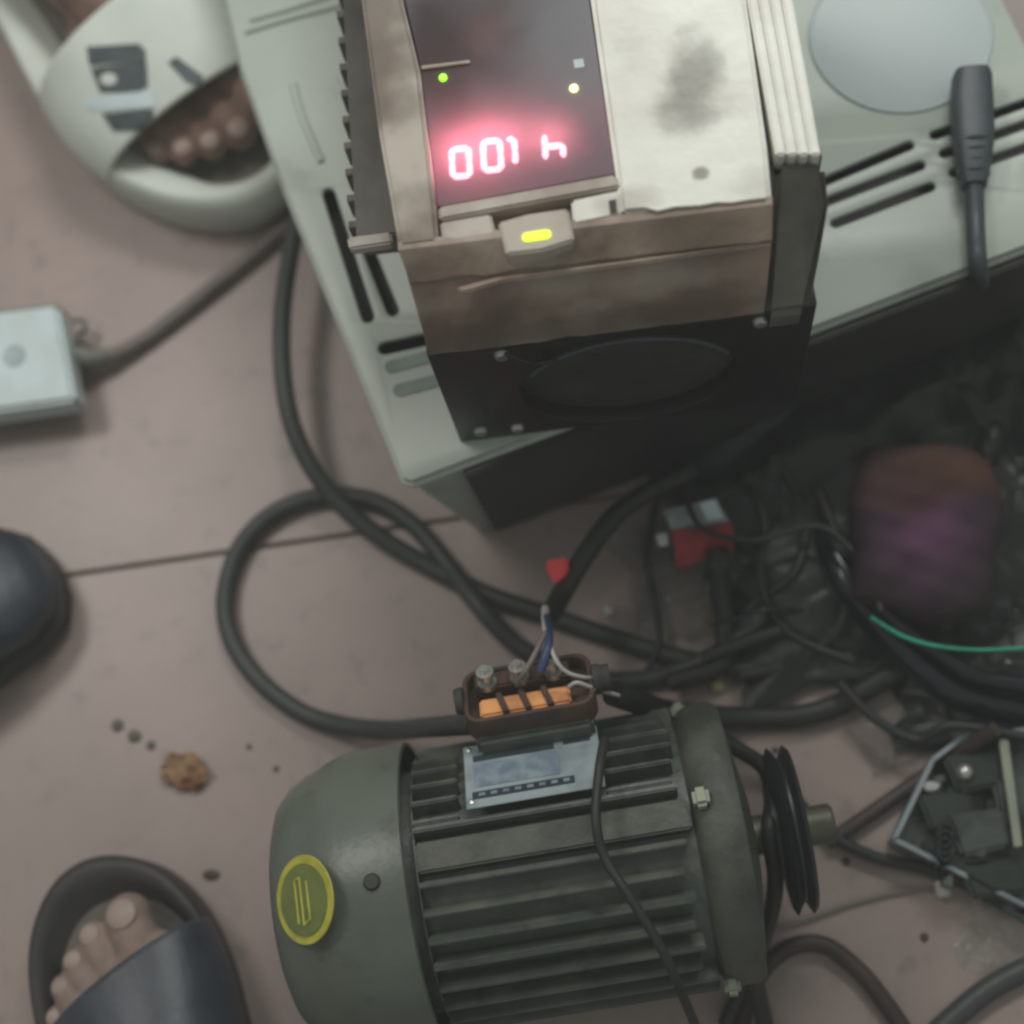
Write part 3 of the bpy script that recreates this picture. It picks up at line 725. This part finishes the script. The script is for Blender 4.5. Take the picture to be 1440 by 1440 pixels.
cable('brown_cable', [(1165,1185,.005),(1230,1140,.005),(1310,1085,.008),(1400,1025,.04)], .0040, 'brcable',
      'brown-black cable slanting up to the metal tray')
cable('black_cable', [(1290,1480,.005),(1340,1432,.005),(1395,1388,.005),(1470,1350,.005)], .0060, 'cable',
      'short stretch of black cable in the bottom right corner')
cable('shiny_hose', [(1135,650,.008),(1150,700,.010),(1175,785,.026),(1222,862,.028),(1285,930,.02),(1360,980,.018),(1470,1002,.015)], .0085, 'tube',
      'shiny black hose bending to the right edge of the clutter', 'hose')
cable('shiny_hose', [(1190,700,.008),(1205,770,.02),(1240,855,.04),(1300,905,.03),(1370,950,.03),(1460,965,.03)], .0045, 'tube',
      'thinner shiny black hose lying above the thick one', 'hose')
cable('green_wire', [(1225,868,.045),(1270,895,.046),(1320,909,.046),(1380,914,.046),(1460,910,.046)], .0011, 'green',
      'thin green wire crossing the clutter at the right edge', 'wire')
cable('white_string', [(1080,1306,.003),(1140,1289,.003),(1200,1270,.002),(1260,1255,.002),(1316,1247,.003)], .0010, 'beigecable',
      'thin pale string leading to the small white cube', 'string')
cable('adapter_cable', [(108,506,.012),(150,501,.010),(200,478,.006),(262,432,.006),(330,378,.006),(400,320,.006),(470,255,.006)], .0044, 'beigecable',
      'grey-brown cable joining the white adapter to the box')
cable('black_lead', [(1008,770,.03),(1012,830,.02),(1020,880,.014),(1010,935,.014),(940,960,.014)], .0058, 'cable2',
      'short thick black lead below the red label')
cable('black_lead', [(1175,780,.03),(1160,840,.02),(1110,880,.018),(1040,905,.02),(990,925,.02)], .0040, 'cable2',
      'curved black lead inside the clear plastic bag')
cable('black_lead', [(1150,860,.02),(1090,856,.03),(1060,862,.032),(1000,880,.03)], .0014, 'tube',
      'very thin shiny lead lying in front of the curved black lead')
cable('shaft_wire', [(1010,1180,.12),(1035,1240,.12),(1048,1320,.09),(1062,1380,.04),(1080,1460,.006)], .0045, 'cable2',
      'black cable hanging from the motor end beside the pulley')
cable('shaft_wire', [(1000,1035,.08),(1070,1075,.07),(1085,1120,.08),(1082,1170,.10),(1090,1250,.07),(1070,1330,.03),(1020,1440,.006)], .004, 'cable2',
      'black cable looping between the motor end and the pulley')
for k, pp in enumerate(([(1090,640,.03),(1130,720,.02),(1120,800,.03),(1060,850,.02),(1030,905,.012),(985,930,.012)],
        [(1040,660,.03),(1075,735,.04),(1070,820,.03),(1110,890,.02),(1200,930,.02)],
        [(1150,690,.03),(1190,800,.03),(1180,880,.02),(1120,930,.012),(1040,950,.014)],
        [(960,680,.04),(985,740,.045),(1060,760,.045),(1150,740,.04),(1210,790,.045),(1240,860,.05)],
        [(1180,960,.02),(1230,1010,.02),(1290,1040,.02),(1340,1020,.03),(1460,1040,.03)])):
    cable('tangled_lead', pp, (.0030,.0022,.0034,.0017,.0026)[k], 'cable2', ('thin black lead looping left past the red label down to the terminal box', 'thin black lead running down then right under the shiny hoses', 'thin black lead bulging right beside the purple packet', 'very thin black lead passing just right of the red label to the packet', 'thin black lead crossing from the shiny hoses to the top of the metal tray')[k], group='tangled leads below the box')
# wires into the terminal box
cable('blue_wire', [(769,868,.125),(772,900,.142),(767,922,.146),(760,944,.144)], .0021, 'blue', 'blue wire dropping into the open terminal box', 'wire')
cable('white_wire', [(767,856,.115),(767,872,.126),(769,890,.137)], .0020, 'whitewire', 'short white wire end at the top of the blue wire', 'wire')
cable('white_wire', [(772,898,.142),(780,925,.146),(797,945,.143),(825,953,.137),(856,951,.13)], .0010, 'whitewire', 'thin white wire curling right of the blue wire', 'wire')
cable('grey_wire', [(767,890,.14),(752,920,.146),(738,945,.146),(728,960,.140)], .0013, 'beigecable', 'thin grey wire on the middle stud of the terminal box', 'wire')
cable('grey_wire', [(800,966,.142),(812,960,.144),(835,968,.137),(870,978,.12)], .0010, 'whitewire', 'thin pale wire leaving the right stud of the terminal box', 'wire')
# brown hidden leads inside the terminal box
# red connector
bm = loft([[P(x,y,.066) for x,y in ((768,788),(800,784),(800,806),(782,822),(770,806))],[P(x,y,.050) for x,y in ((768,788),(800,784),(800,806),(782,822),(770,806))]], b=.001)
tag(obj('red_connector', bm, 'redcon'), 'small red plastic connector beside the black lead', 'connector')

# ================================================================== PLUG ON THE BOX
plug = thing('power_plug', P(1368,180,ZB), 'slate-black plug lying over the slots of the plastic box', 'plug')
pr = [(1366,98,.004),(1366,104,.0090),(1366,110,.0100),(1366,150,.0108),(1368,190,.0105),(1369,232,.0085),(1370,262,.0062)]
pts = [P(x,y,ZB+.0110) for x,y,_ in pr]
bm = bmesh.new(); rings = []
for i,(p,(x,y,r_)) in enumerate(zip(pts,pr)):
    s = Vector((1,0,0)); 
    rings.append([p+Vector((math.copysign(abs(math.cos(a))**.6,math.cos(a))*r_, 0, math.copysign(abs(math.sin(a))**.6,math.sin(a))*min(r_,.0085))) for a in (2*math.pi*j/20 for j in range(20))])
obj('plug_body', loft(rings), 'plug', plug, smooth=50)
for k in range(4):
    p = P(1369,205+k*14,ZB+.0110); obj('grip_ring', lathe([(.0090-.0006*k,-.0012),(.0102-.0006*k,0),(.0090-.0006*k,.0012)],20,Matrix.Translation(p)@Matrix.Rotation(math.pi/2,4,'X')), 'plug', plug, smooth=60)
obj('cord', tube([P(1370,258,ZB+.0110),P(1371,300,ZB+.009),P(1373,345,ZB+.009),P(1376,380,ZB+.004),P(1380,400,ZB-.03),P(1385,440,.03)], .0048, 12), 'plug', plug, smooth=60)

# ================================================================== WHITE ADAPTER
ad = thing('power_adapter', P(30,500,0), 'white boxy adapter at the left edge with a cable', 'adapter')
obj('case', prism([(-120,452),(80,428),(106,562),(-100,592)], .034, .012, b=.0025), 'adapter', ad, smooth=40)
obj('base', prism([(-120,450),(82,426),(109,565),(-100,596)], .0118, .001, b=.0015), 'adapterside', ad, smooth=40)
obj('round_mark', lathe([(0,.0004),(.007,.0004),(.007,-.0003)],24,Matrix.Translation(P(20,500,.0342))), mat('adapter_mark_grey',(.42,.50,.51),.5), ad)
obj('strain_relief', tube([P(98,500,.014),P(125,504,.013),P(150,501,.011)], lambda t: .008-.003*t, 12), 'adapterside', ad, smooth=60)
obj('cord_eyelet', tube([P(104,452,.012),P(116,450,.014),P(120,462,.012),P(110,470,.010)], .0016, 8), 'adapterside', ad, smooth=60)

# ================================================================== FEET AND SANDALS
def foot_frame(heel, toe, side):
    h, t = P(*heel,0), P(*toe,0)
    f = (t-h).normalized(); l = Vector((-f.y,f.x,0))*side      # y axis towards the big toe
    return Matrix(((f.x,l.x,0,h.x),(f.y,l.y,0,h.y),(0,0,1,0),(0,0,0,1))), (t-h).length
def make_person(name, heel, toe, side, skin, label, lean, sole=.022, toes=None, sc=1.0, leg_r=.052, toe_r=1.0):
    FMx, Ln = foot_frame(heel, toe, side)
    r = thing(name, FMx.translation, label, 'person')
    s0 = sole
    def w(x,y,z): return FMx @ Vector((x*Ln, y*Ln, s0+z*Ln))
    k = Ln
    parts = [
        capsule(w(.10,0,.11), w(.30,0,.12), .105*k, .105*k, 1),                      # heel
        capsule(w(.30,.01,.115), w(.60,.02,.085), .115*k, .095*k, 1),              # arch
        capsule(w(.60,.075,.062), w(.76,.090,.052), .066*k, .060*k, 1),
        capsule(w(.60,-.050,.055), w(.74,-.085,.045), .066*k, .052*k, 1),
        capsule(w(.62,.01,.06), w(.76,.01,.05), .07*k, .056*k, 1),
        capsule(w(.14,0,.20), w(.15,0,.34), .120*k, .110*k, 1),                    # ankle
    ]
    lean = Vector(lean)
    a = w(.15,0,.34); kn = a + lean + Vector((0,0,.36))
    mid = a.lerp(kn, .55)
    parts += [capsule(a, mid, .115*k, leg_r, 1), capsule(mid, kn, leg_r, leg_r*.95, 1)]
    tl = toes or [(.955,.105,.052),(.935,.022,.033),(.905,-.035,.030),(.870,-.085,.028),(.825,-.130,.026)]
    nails = []
    for i,(tx,ty,tr) in enumerate(tl):
        b0 = w(.72, ty*.72+.008, .055); m0 = w(tx-.075, ty*.95, .058); e0 = w(tx-tr, ty, .030+tr*.5)
        parts.append(capsule(b0, m0, tr*k*1.05, tr*k*.92, .95)); parts.append(capsule(m0, e0, tr*k*.92, tr*k*.96*toe_r, .92))
        nails.append((e0, tr*k))
    bm = voxel(parts, .0016, 5)
    ft_ = obj('bare_foot', bm, skin, r, smooth=180)
    for e0, tr in nails:
        nm = Matrix.Translation(e0 + (FMx.to_3x3() @ Vector((tr*.10,0,tr*.80)))) @ FMx.to_3x3().to_4x4() @ Matrix.Rotation(.25,4,'Y')
        b_ = lathe([(0,tr*.16),(tr*.36,tr*.12),(tr*.58,0),(tr*.50,-tr*.2),(0,-tr*.2)],16,nm)
        obj('toenail', b_, 'nail', ft_, smooth=60)
    return r, FMx, Ln
def sole_outline(o_in, Ln, grow=0.0):
    base = [(-.02,0),(0,.09),(.06,.14),(.2,.165),(.40,.155),(.55,.175),(.70,.205),(.82,.205),(.93,.170),(1.0,.105),(1.035,.02),(1.02,-.07),(.95,-.150),(.85,-.200),(.72,-.225),(.58,-.21),(.40,-.175),(.2,-.165),(.06,-.14),(0,-.09)]
    return base
def make_sandal(r, FMx, Ln, m_, msole, minner, back, front, zs=.022, hgt=.30, wscale=1.0, rim=.028, label=None, inner=.915, innery=None):
    """sole with raised rim and a broad band over the foot between 'front' and 'back' edge curves (fractions of length)"""
    base = sole_outline(None, Ln)
    pts = catmull([Vector((x,y*wscale,0)) for x,y in base]+[Vector((base[0][0],base[0][1],0))], 5)[:-1]
    innery = innery or inner
    def sc(pts, g, z, gy=None): 
        c = Vector((.5,0,0)); out = []
        for p in pts:
            q = c + Vector(((p.x-c.x)*g, (p.y)*(gy or g), 0)); out.append(FMx @ Vector((q.x*Ln, q.y*Ln, z)))
        return out
    sd = obj('sandal', loft([sc(pts,.95,.0005), sc(pts,1.0,.006), sc(pts,1.0,zs+rim*.6), sc(pts,.985,zs+rim), sc(pts,.95,zs+rim*1.08), sc(pts,(inner+.95)/2,zs+rim*.9,(innery+.95)/2), sc(pts,inner,zs,innery)]), msole, r, smooth=60)
    obj('insole', loft([sc(pts,inner+.02,zs-.001,innery+.02), sc(pts,inner+.02,zs+.0004,innery+.02)]), minner, sd)
    # band
    nu, nv = 26, 36
    bm = bmesh.new(); g = {}
    def halfw(x, sgn):
        best = None
        for i in range(len(pts)):
            p, q = pts[i], pts[(i+1)%len(pts)]
            if p.y*sgn < 0 and q.y*sgn < 0: continue
            if (p.x-x)*(q.x-x) <= 0 and abs(q.x-p.x) > 1e-6:
                y = p.y+(q.y-p.y)*(x-p.x)/(q.x-p.x)
                if best is None or abs(y) > abs(best): best = y
        return best if best is not None else .05*sgn
    for i in range(nu+1):
        for j in range(nv+1):
            v = j/nv*2-1
            xf, xb = front(v), back(v)
            x = xb+(xf-xb)*i/nu
            hw = abs(halfw(min(max(x,0.0),1.0), 1 if v >= 0 else -1))*.99
            ang = v*math.pi/2
            yy = math.sin(ang)*hw; cz = max(math.cos(ang),0)**.75
            top = (hgt*(1-.62*max(0,(x-.35)/.65)**1.3))
            z = zs+rim*.3 + (top*Ln-rim*.3)*cz
            g[i,j] = bm.verts.new(FMx @ Vector((x*Ln, yy*Ln, z)))
    for i in range(nu):
        for j in range(nv): bm.faces.new((g[i,j],g[i+1,j],g[i+1,j+1],g[i,j+1]))
    me = bpy.data.meshes.new('t'); bm.to_mesh(me); bm.free()
    o = bpy.data.objects.new('t', me); C.objects.link(o)
    md = o.modifiers.new('s','SOLIDIFY'); md.thickness = .0045; md.offset = 0
    mb = o.modifiers.new('b','BEVEL'); mb.width = .0015; mb.segments = 2; mb.limit_method = 'ANGLE'; mb.angle_limit = .9
    dg = bpy.context.evaluated_depsgraph_get(); dg.update()
    m2 = bpy.data.meshes.new_from_object(o.evaluated_get(dg)); bm = bmesh.new(); bm.from_mesh(m2)
    bpy.data.objects.remove(o); bpy.data.meshes.remove(me); bpy.data.meshes.remove(m2)
    ub = obj('sandal_upper', bm, m_, r, smooth=60)
    if label: ub['label'] = label
    def surf(u, v, lift=.0028):   # point on the band's outer face
        xf, xb = front(v), back(v); x = xb+(xf-xb)*u
        hw = abs(halfw(min(max(x,0.0),1.0), 1 if v >= 0 else -1))*.99
        ang = v*math.pi/2; cz = max(math.cos(ang),0)**.75
        top = (hgt*(1-.62*max(0,(x-.35)/.65)**1.3))
        return FMx @ Vector((x*Ln, math.sin(ang)*hw*Ln, zs+rim*.3+(top*Ln-rim*.3)*cz+lift))
    return sd, ub, surf

# person A: white sandal, top left (big toe towards the upper right)
pa, FA, LA = make_person('person', (-40,-190), (392,284), 1, 'skin2', 'person whose foot stands in a white sandal at the top left', (-.10,.16,0), toes=[(.955,.085,.048),(.945,.015,.031),(.925,-.035,.028),(.900,-.078,.026),(.865,-.112,.024)])
sdA, ubA, surfA = make_sandal(pa, FA, LA, 'sandal', 'sandal', 'sandalin',
    back=lambda v: .645-.02*v*v, front=lambda v: .835+.02*v+.012*(1-v*v), zs=.020, hgt=.235, wscale=.97, rim=.020, inner=.90, innery=.58)
# grey rubber print on the sandal's band
for pts,m_ in (([(122,66),(196,62),(205,72),(205,86),(126,92)],'print'),([(128,96),(206,86),(208,122),(196,130),(142,130)],'print'),
               ([(128,138),(215,126),(222,150),(140,156),(122,150)],'adapter'),([(144,160),(216,153),(214,178),(200,184),(160,184)],'print'),
               ([(236,88),(248,80),(286,108),(282,122),(262,116)],'inkgrey')):
    decal(ubA, pts, m_, ubA, 'printed_mark', lift=.0007)
decal(ubA, [(148+12*math.cos(a)+6, 112+9*math.sin(a)) for a in (2*math.pi*k/12 for k in range(12))], 'sandal', ubA, 'round_mark', lift=.0014)

# person B: dark sandal, bottom left
pb, FB, LB = make_person('person', (432,1868), (140,1242), -1, 'skin', 'person whose foot stands in a dark open-toed sandal at the bottom left', (-.14,-.02,0), toes=[(.925,.066,.054),(.910,-.018,.035),(.880,-.072,.032),(.845,-.118,.030),(.795,-.155,.027)])
sdB, ubB, surfB = make_sandal(pb, FB, LB, 'darksandal', 'darksole', 'sandalin',
    back=lambda v: .38, front=lambda v: .745+.05*v+.03*(1-v*v), zs=.020, hgt=.235, wscale=.95, rim=.012, inner=.82)

# dark shoe at the left edge
sh = thing('dark_shoe', P(0,850,0), 'dark navy rounded shoe toe poking in at the left edge', 'shoe')
h_, t_ = P(-330,1100,0), P(82,800,0)
f_ = (t_-h_).normalized(); l_ = Vector((-f_.y,f_.x,0)); Ls = (t_-h_).length
SM = Matrix(((f_.x,l_.x,0,h_.x),(f_.y,l_.y,0,h_.y),(0,0,1,0),(0,0,0,1)))
def shoe_ring(x, hw, z0, z1, n=18):
    return [SM@Vector((x, hw*math.copysign(abs(math.cos(a))**.8,math.cos(a)), z0+(z1-z0)*(.5+.5*math.copysign(abs(math.sin(a))**.75,math.sin(a))))) for a in (2*math.pi*i/n for i in range(n))]
xs = [(0,.025),(.02,.036),(.08,.038),(.14,.040),(Ls-.03,.040),(Ls-.012,.033),(Ls-.003,.020),(Ls,.006)]
hz = [.05,.07,.075,.07,.052,.044,.036,.028]
obj('shoe_upper', loft([shoe_ring(x,w_,.012,z) for (x,w_),z in zip(xs,hz)]), 'darksandal', sh, smooth=60)
obj('shoe_sole', loft([shoe_ring(x+.002*(i>4),w_+.003,.0005,.017) for i,((x,w_),z) in enumerate(zip(xs,hz))]), 'darksole', sh, smooth=60)

# ================================================================== CLUTTER ON THE RIGHT
def film(name, x, y, sx, sy, z, amp, seed, m_, label, cat, rot=0, n=44, edge=.8, group=None, zmin=.002):
    p = P(x,y,z)
    o = obj(name, crumple(p.x,p.y,sx,sy,z,amp,seed,n,rot,edge=edge,zmin=zmin,m_bag=(m_=='bag')), m_, None, smooth=(24 if m_=='bag' else 28))
    return tag(o, label, cat, group)
film('black_bag', 1290, 650, .130, .100, .026, .030, 3, 'bag', 'crumpled black polythene bag in the dark clutter right of the box', 'bag', .3, 110)
film('black_bag', 1420, 560, .07, .10, .026, .030, 8, 'bag', 'crumpled black polythene bag at the right edge below the plug', 'bag', .1, 90)
film('black_bag', 1400, 985, .05, .03, .012, .012, 11, 'bag', 'scrap of black polythene under the shiny hoses', 'bag', -.1, 40)
pk = thing('snack_packet', P(1300,740,.03), 'dim purple and orange packet on the black bag', 'packet')
def blob(cx, cy, z, rx, ry, h, seed, rot=0):
    c = P(cx,cy,z); bm = bmesh.new(); bmesh.ops.create_uvsphere(bm, u_segments=40, v_segments=20, radius=1)
    for v in bm.verts:
        q = v.co.copy(); f = 1+.16*noise.noise(q*1.7+Vector((seed,0,0)))+.07*noise.noise(q*4+Vector((0,seed,0)))
        x, y = q.x*rx*f, q.y*ry*f
        v.co = c+Vector((x*math.cos(rot)-y*math.sin(rot), x*math.sin(rot)+y*math.cos(rot), q.z*h*f))
    return bm
pcn = P(1300,745,.045)
bm = bmesh.new(); g = {}
nn = 46
for side in (1,-1):
    for i in range(nn+1):
        for j in range(nn+1):
            u, v = i/nn*2-1, j/nn*2-1
            u, v = u*math.sqrt(1-v*v*.28), v*math.sqrt(1-u*u*.28)
            if side == -1 and (i in (0,nn) or j in (0,nn)): g[side,i,j] = g[1,i,j]; continue
            pil = max(0,(1-(i/nn*2-1)**4)*(1-(j/nn*2-1)**4))**.5
            cr = sum(abs(((u*a_+v*b_)*f_+o_)%1-.5) for a_,b_,f_,o_ in ((1,.3,1.3,.1),(-.4,1,1.6,.4),(.7,-.8,2.1,.7),(.2,1,3.1,.2)))-1.0
            x, y = u*.040*(1+.05*math.sin(v*5)), v*.050*(1+.04*math.sin(u*4))
            z = side*.016*pil + cr*.0016*(.4+pil)
            g[side,i,j] = bm.verts.new(pcn+Vector((x*.98+y*.12, y*.98-x*.12, z)))
    for i in range(nn):
        for j in range(nn): bm.faces.new((g[side,i,j],g[side,i+1,j],g[side,i+1,j+1],g[side,i,j+1]))
pbody = obj('packet_body', bm, 'purple', pk, smooth=35)
op = lambda x, y: tuple(P(x,y,.055)-pk.location)
stain(M['purple'], [(op(1300,745),(.030,.034,.08),.6,.9,(.050,.012,.040)),(op(1302,740),(.015,.017,.08),.6,.9,(.105,.030,.085)),(op(1330,662),(.034,.014,.08),.6,.95,(.075,.024,.010)),(op(1270,690),(.022,.016,.08),.6,.9,(.05,.012,.012))], 40, .25)

# red and white labelled packet inside clear film
lab = thing('labelled_packet', P(985,760,.02), 'small packet with a red and white label in clear plastic', 'packet')
def quadz(pts, zs, th): 
    top = [P(x,y,z) for (x,y),z in zip(pts,zs)]
    return loft([top,[p-Vector((0,0,th)) for p in top]], b=.0004)
obj('red_label', quadz([(944,745),(1030,735),(1033,775),(952,800)],[.036,.036,.026,.026],.003), 'red', lab)
obj('white_label', quadz([(932,718),(1008,699),(1026,733),(944,744)],[.040,.040,.0365,.0365],.003), 'whited', lab)
obj('white_patch', quadz([(982,708),(1006,701),(1018,728),(994,732)],[.0415,.0415,.039,.039],.001), 'adapter', lab)
obj('foil_corner', quadz([(922,752),(938,748),(940,766),(926,768)],[.032]*4,.002), 'white', lab)
film('clear_bag', 1005, 790, .050, .036, .018, .030, 21, 'cleardirty', 'clear crumpled plastic bag round the red label', 'plastic bag', .25, 50)
film('clear_bag', 1180, 880, .055, .035, .010, .026, 25, 'cleardirty', 'clear crumpled plastic bag between the loops of cable', 'plastic bag', -.1, 50)
film('clear_bag', 1400, 900, .040, .034, .020, .030, 29, 'cleardirty', 'clear crumpled plastic bag under the green wire', 'plastic bag', .2, 50)
film('clear_bag', 1265, 1030, .022, .016, .010, .016, 33, 'cleardirty', 'clear plastic scrap beside the corner of the metal tray', 'plastic bag', .4, 34)
film('clear_bag', 1420, 1300, .022, .026, .006, .022, 37, 'clear', 'clear plastic scrap below the metal tray', 'plastic bag', -.4, 40)
film('clear_bag', 1060, 690, .028, .024, .03, .022, 41, 'cleardirty', 'clear plastic scrap standing against the black box front', 'plastic bag', .4, 34)

# metal tray with parts, lower right
tr = thing('metal_tray', P(1380,1160,0), 'oily open metal tray of parts at the right edge', 'tray')
tp = [(1258,1180),(1312,1068),(1352,1038),(1560,1010),(1580,1300),(1440,1272)]
obj('tray_bottom', prism(tp, .012, .001, b=.001), 'tray', tr)
for i in range(len(tp)):
    p, q = P(*tp[i],.024), P(*tp[(i+1)%len(tp)],.024); d = (q-p).normalized()
    s = Vector((-d.y,d.x,0))*.0012
    obj('tray_wall', loft([[p+s,q+s,q-s,p-s],[v-Vector((0,0,.0235)) for v in (p+s,q+s,q-s,p-s)]]), 'trayedge', tr)
for i,(x,y,rx,ry,z,m_) in enumerate(((1330,1140,.016,.012,.02,'oil'),(1375,1170,.018,.014,.024,'tray'),(1345,1200,.02,.010,.018,'oil'),(1425,1110,.014,.022,.022,'tray'),(1395,1235,.02,.012,.018,'oil'),(1370,1085,.018,.012,.022,'oil'))):
    obj('machine_part', prism([(x-rx*2500,y-ry*1800),(x+rx*2100,y-ry*2500),(x+rx*2500,y+ry*1500),(x-rx*1200,y+ry*2500)], z+.006, .0122, b=.002), m_, tr, smooth=40)
rs = random.Random(5)
for i in range(16):
    x, y = rs.uniform(1300,1430), rs.uniform(1070,1240); a = rs.uniform(0,6.28); z = .018+rs.random()*.012
    q = [(x+rs.uniform(.5,1)*rs.choice((9,14,20))*math.cos(a+t), y+rs.uniform(.6,1)*rs.choice((8,12,16))*math.sin(a+t)) for t in (0,1.3,2.6,3.9,5.1)]
    obj('machine_part', prism(q, z, .0125, b=.0008), rs.choice(('oil','tray','oil','bar','motordk','steel')), tr, smooth=40)
obj('screw_head', lathe([(0,.004),(.0025,.0036),(.0042,.001),(.0042,-.002)],16,Matrix.Translation(P(1357,1086,.030))), 'steel', tr, smooth=50)
obj('bright_bar', loft([[P(x,y,.034) for x,y in ((1404,1040),(1418,1040),(1438,1190),(1426,1192))],[P(x,y,.028) for x,y in ((1404,1040),(1418,1040),(1438,1190),(1426,1192))]], b=.0006), 'bar', tr)
obj('coil', tube([P(1330+12*math.cos(a),1170+18*math.sin(a)+a*1.5,.031) for a in [k*.5 for k in range(38)]], .0012, 6, 3), 'pulley', tr, smooth=60)

# ================================================================== SMALL DEBRIS
def pebble(name, x, y, r, h, m_, label, cat, seed, group=None, sy=1.0):
    bm = blob(x, y, h*.55, r, r*sy, h*.6, seed)
    for v in bm.verts: v.co.z = max(v.co.z, .0001)
    return tag(obj(name, bm, m_, None, smooth=60), label, cat, group)
pebble('oil_drop', 165, 1020, .0034, .0012, 'blot', 'dark oil drop on the tile, leftmost and largest of three', 'stain', 1, 'oil drops on the tile')
pebble('oil_drop', 189, 1035, .0036, .0012, 'blot', 'dark oil drop on the tile, middle of three', 'stain', 2, 'oil drops on the tile')
pebble('oil_drop', 212, 1048, .0026, .0012, 'blot', 'dark oil drop on the tile nearest the peel', 'stain', 3, 'oil drops on the tile')
pebble('dried_blot', 297, 1230, .0046, .0016, 'blotbr', 'dried brown blot between the dark sandal and the motor', 'stain', 4, sy=.6)
pebble('dark_speck', 388, 1081, .0016, .001, 'blotbr', 'tiny dark speck left of the motor dome', 'speck', 6)
pebble('dark_speck', 350, 1050, .0014, .001, 'blotbr', 'tiny dark speck just under the cable loop', 'speck', 7)
pebble('dark_speck', 1190, 1212, .0022, .001, 'blotbr', 'tiny dark speck right of the pulley', 'speck', 8)
pebble('dark_speck', 1300, 1318, .0022, .001, 'blotbr', 'tiny dark speck below the white cube', 'speck', 9)
pebble('dark_speck', 1090, 1055, .0020, .001, 'blotbr', 'tiny dark speck above the pulley', 'speck', 10)
pebble('white_crumb', 856, 860, .0032, .004, 'white', 'white crumb above the cables near the terminal box', 'crumb', 12)
pebble('white_crumb', 940, 844, .0014, .002, 'white', 'tiny white crumb below the red label', 'crumb', 13)
# dried peel: a curled torn shell
bm = bmesh.new(); g = {}
pc_ = P(262,1086,0)
for i in range(19):
    for j in range(13):
        u, v = i/18*2-1, j/12*2-1
        q = Vector((u*2.2,v*2.2,4))
        rx = .0140*(1+.35*noise.noise(q*.8)); ry = .0095*(1+.35*noise.noise(q*.9+Vector((7,0,0))))
        z = .0012+.0050*abs(noise.noise(q*1.1+Vector((0,0,3))))*1.6+.005*(u*u)*(v+.8)*.5
        a, b2 = u*math.sqrt(1-v*v/2), v*math.sqrt(1-u*u/2)
        g[i,j] = bm.verts.new((pc_.x+a*rx+b2*.003, pc_.y+b2*ry-a*.003, z+.0008))
for i in range(18):
    for j in range(12): bm.faces.new((g[i,j],g[i+1,j],g[i+1,j+1],g[i,j+1]))
bmesh.ops.solidify(bm, geom=bm.faces[:], thickness=.0008)
tag(obj('fruit_peel', bm, 'peel', None, smooth=50), 'curled scrap of dried orange-brown peel on the tile', 'peel')
tag(obj('yellow_chip', boxm(.0062,.0055,.004, Matrix.Translation(P(1009,966,.0022))@Matrix.Rotation(.2,4,'Z'), .0008), 'crumb'), 'small yellow plastic chip between the two black cables', 'chip')
tag(obj('white_cube', boxm(.0075,.0085,.007, Matrix.Translation(P(1325,1250,.0036))@Matrix.Rotation(.1,4,'Z'), .0008), 'whitewire'), 'small white plastic cube at the end of the pale string', 'cube')

# ================================================================== THIN HAZE ADDED TO VEIL THE VIEW AND LIFT DARK TONES
bm = bmesh.new(); bmesh.ops.create_cube(bm, size=1)
bmesh.ops.scale(bm, vec=(9,9,2.2), verts=bm.verts); bmesh.ops.translate(bm, vec=(0,0,.1), verts=bm.verts)
hm = bpy.data.materials.new('added_veil_haze'); hm.use_nodes = True; hn = hm.node_tree.nodes; hn.remove(hn['Principled BSDF'])
pv = hn.new('ShaderNodeVolumePrincipled'); pv.inputs['Density'].default_value = .065; pv.inputs['Color'].default_value = (.93,.95,.94,1)
hm.node_tree.links.new(pv.outputs[0], hn['Material Output'].inputs['Volume'])
tag(obj('added_haze', bm, hm), kind='stuff')
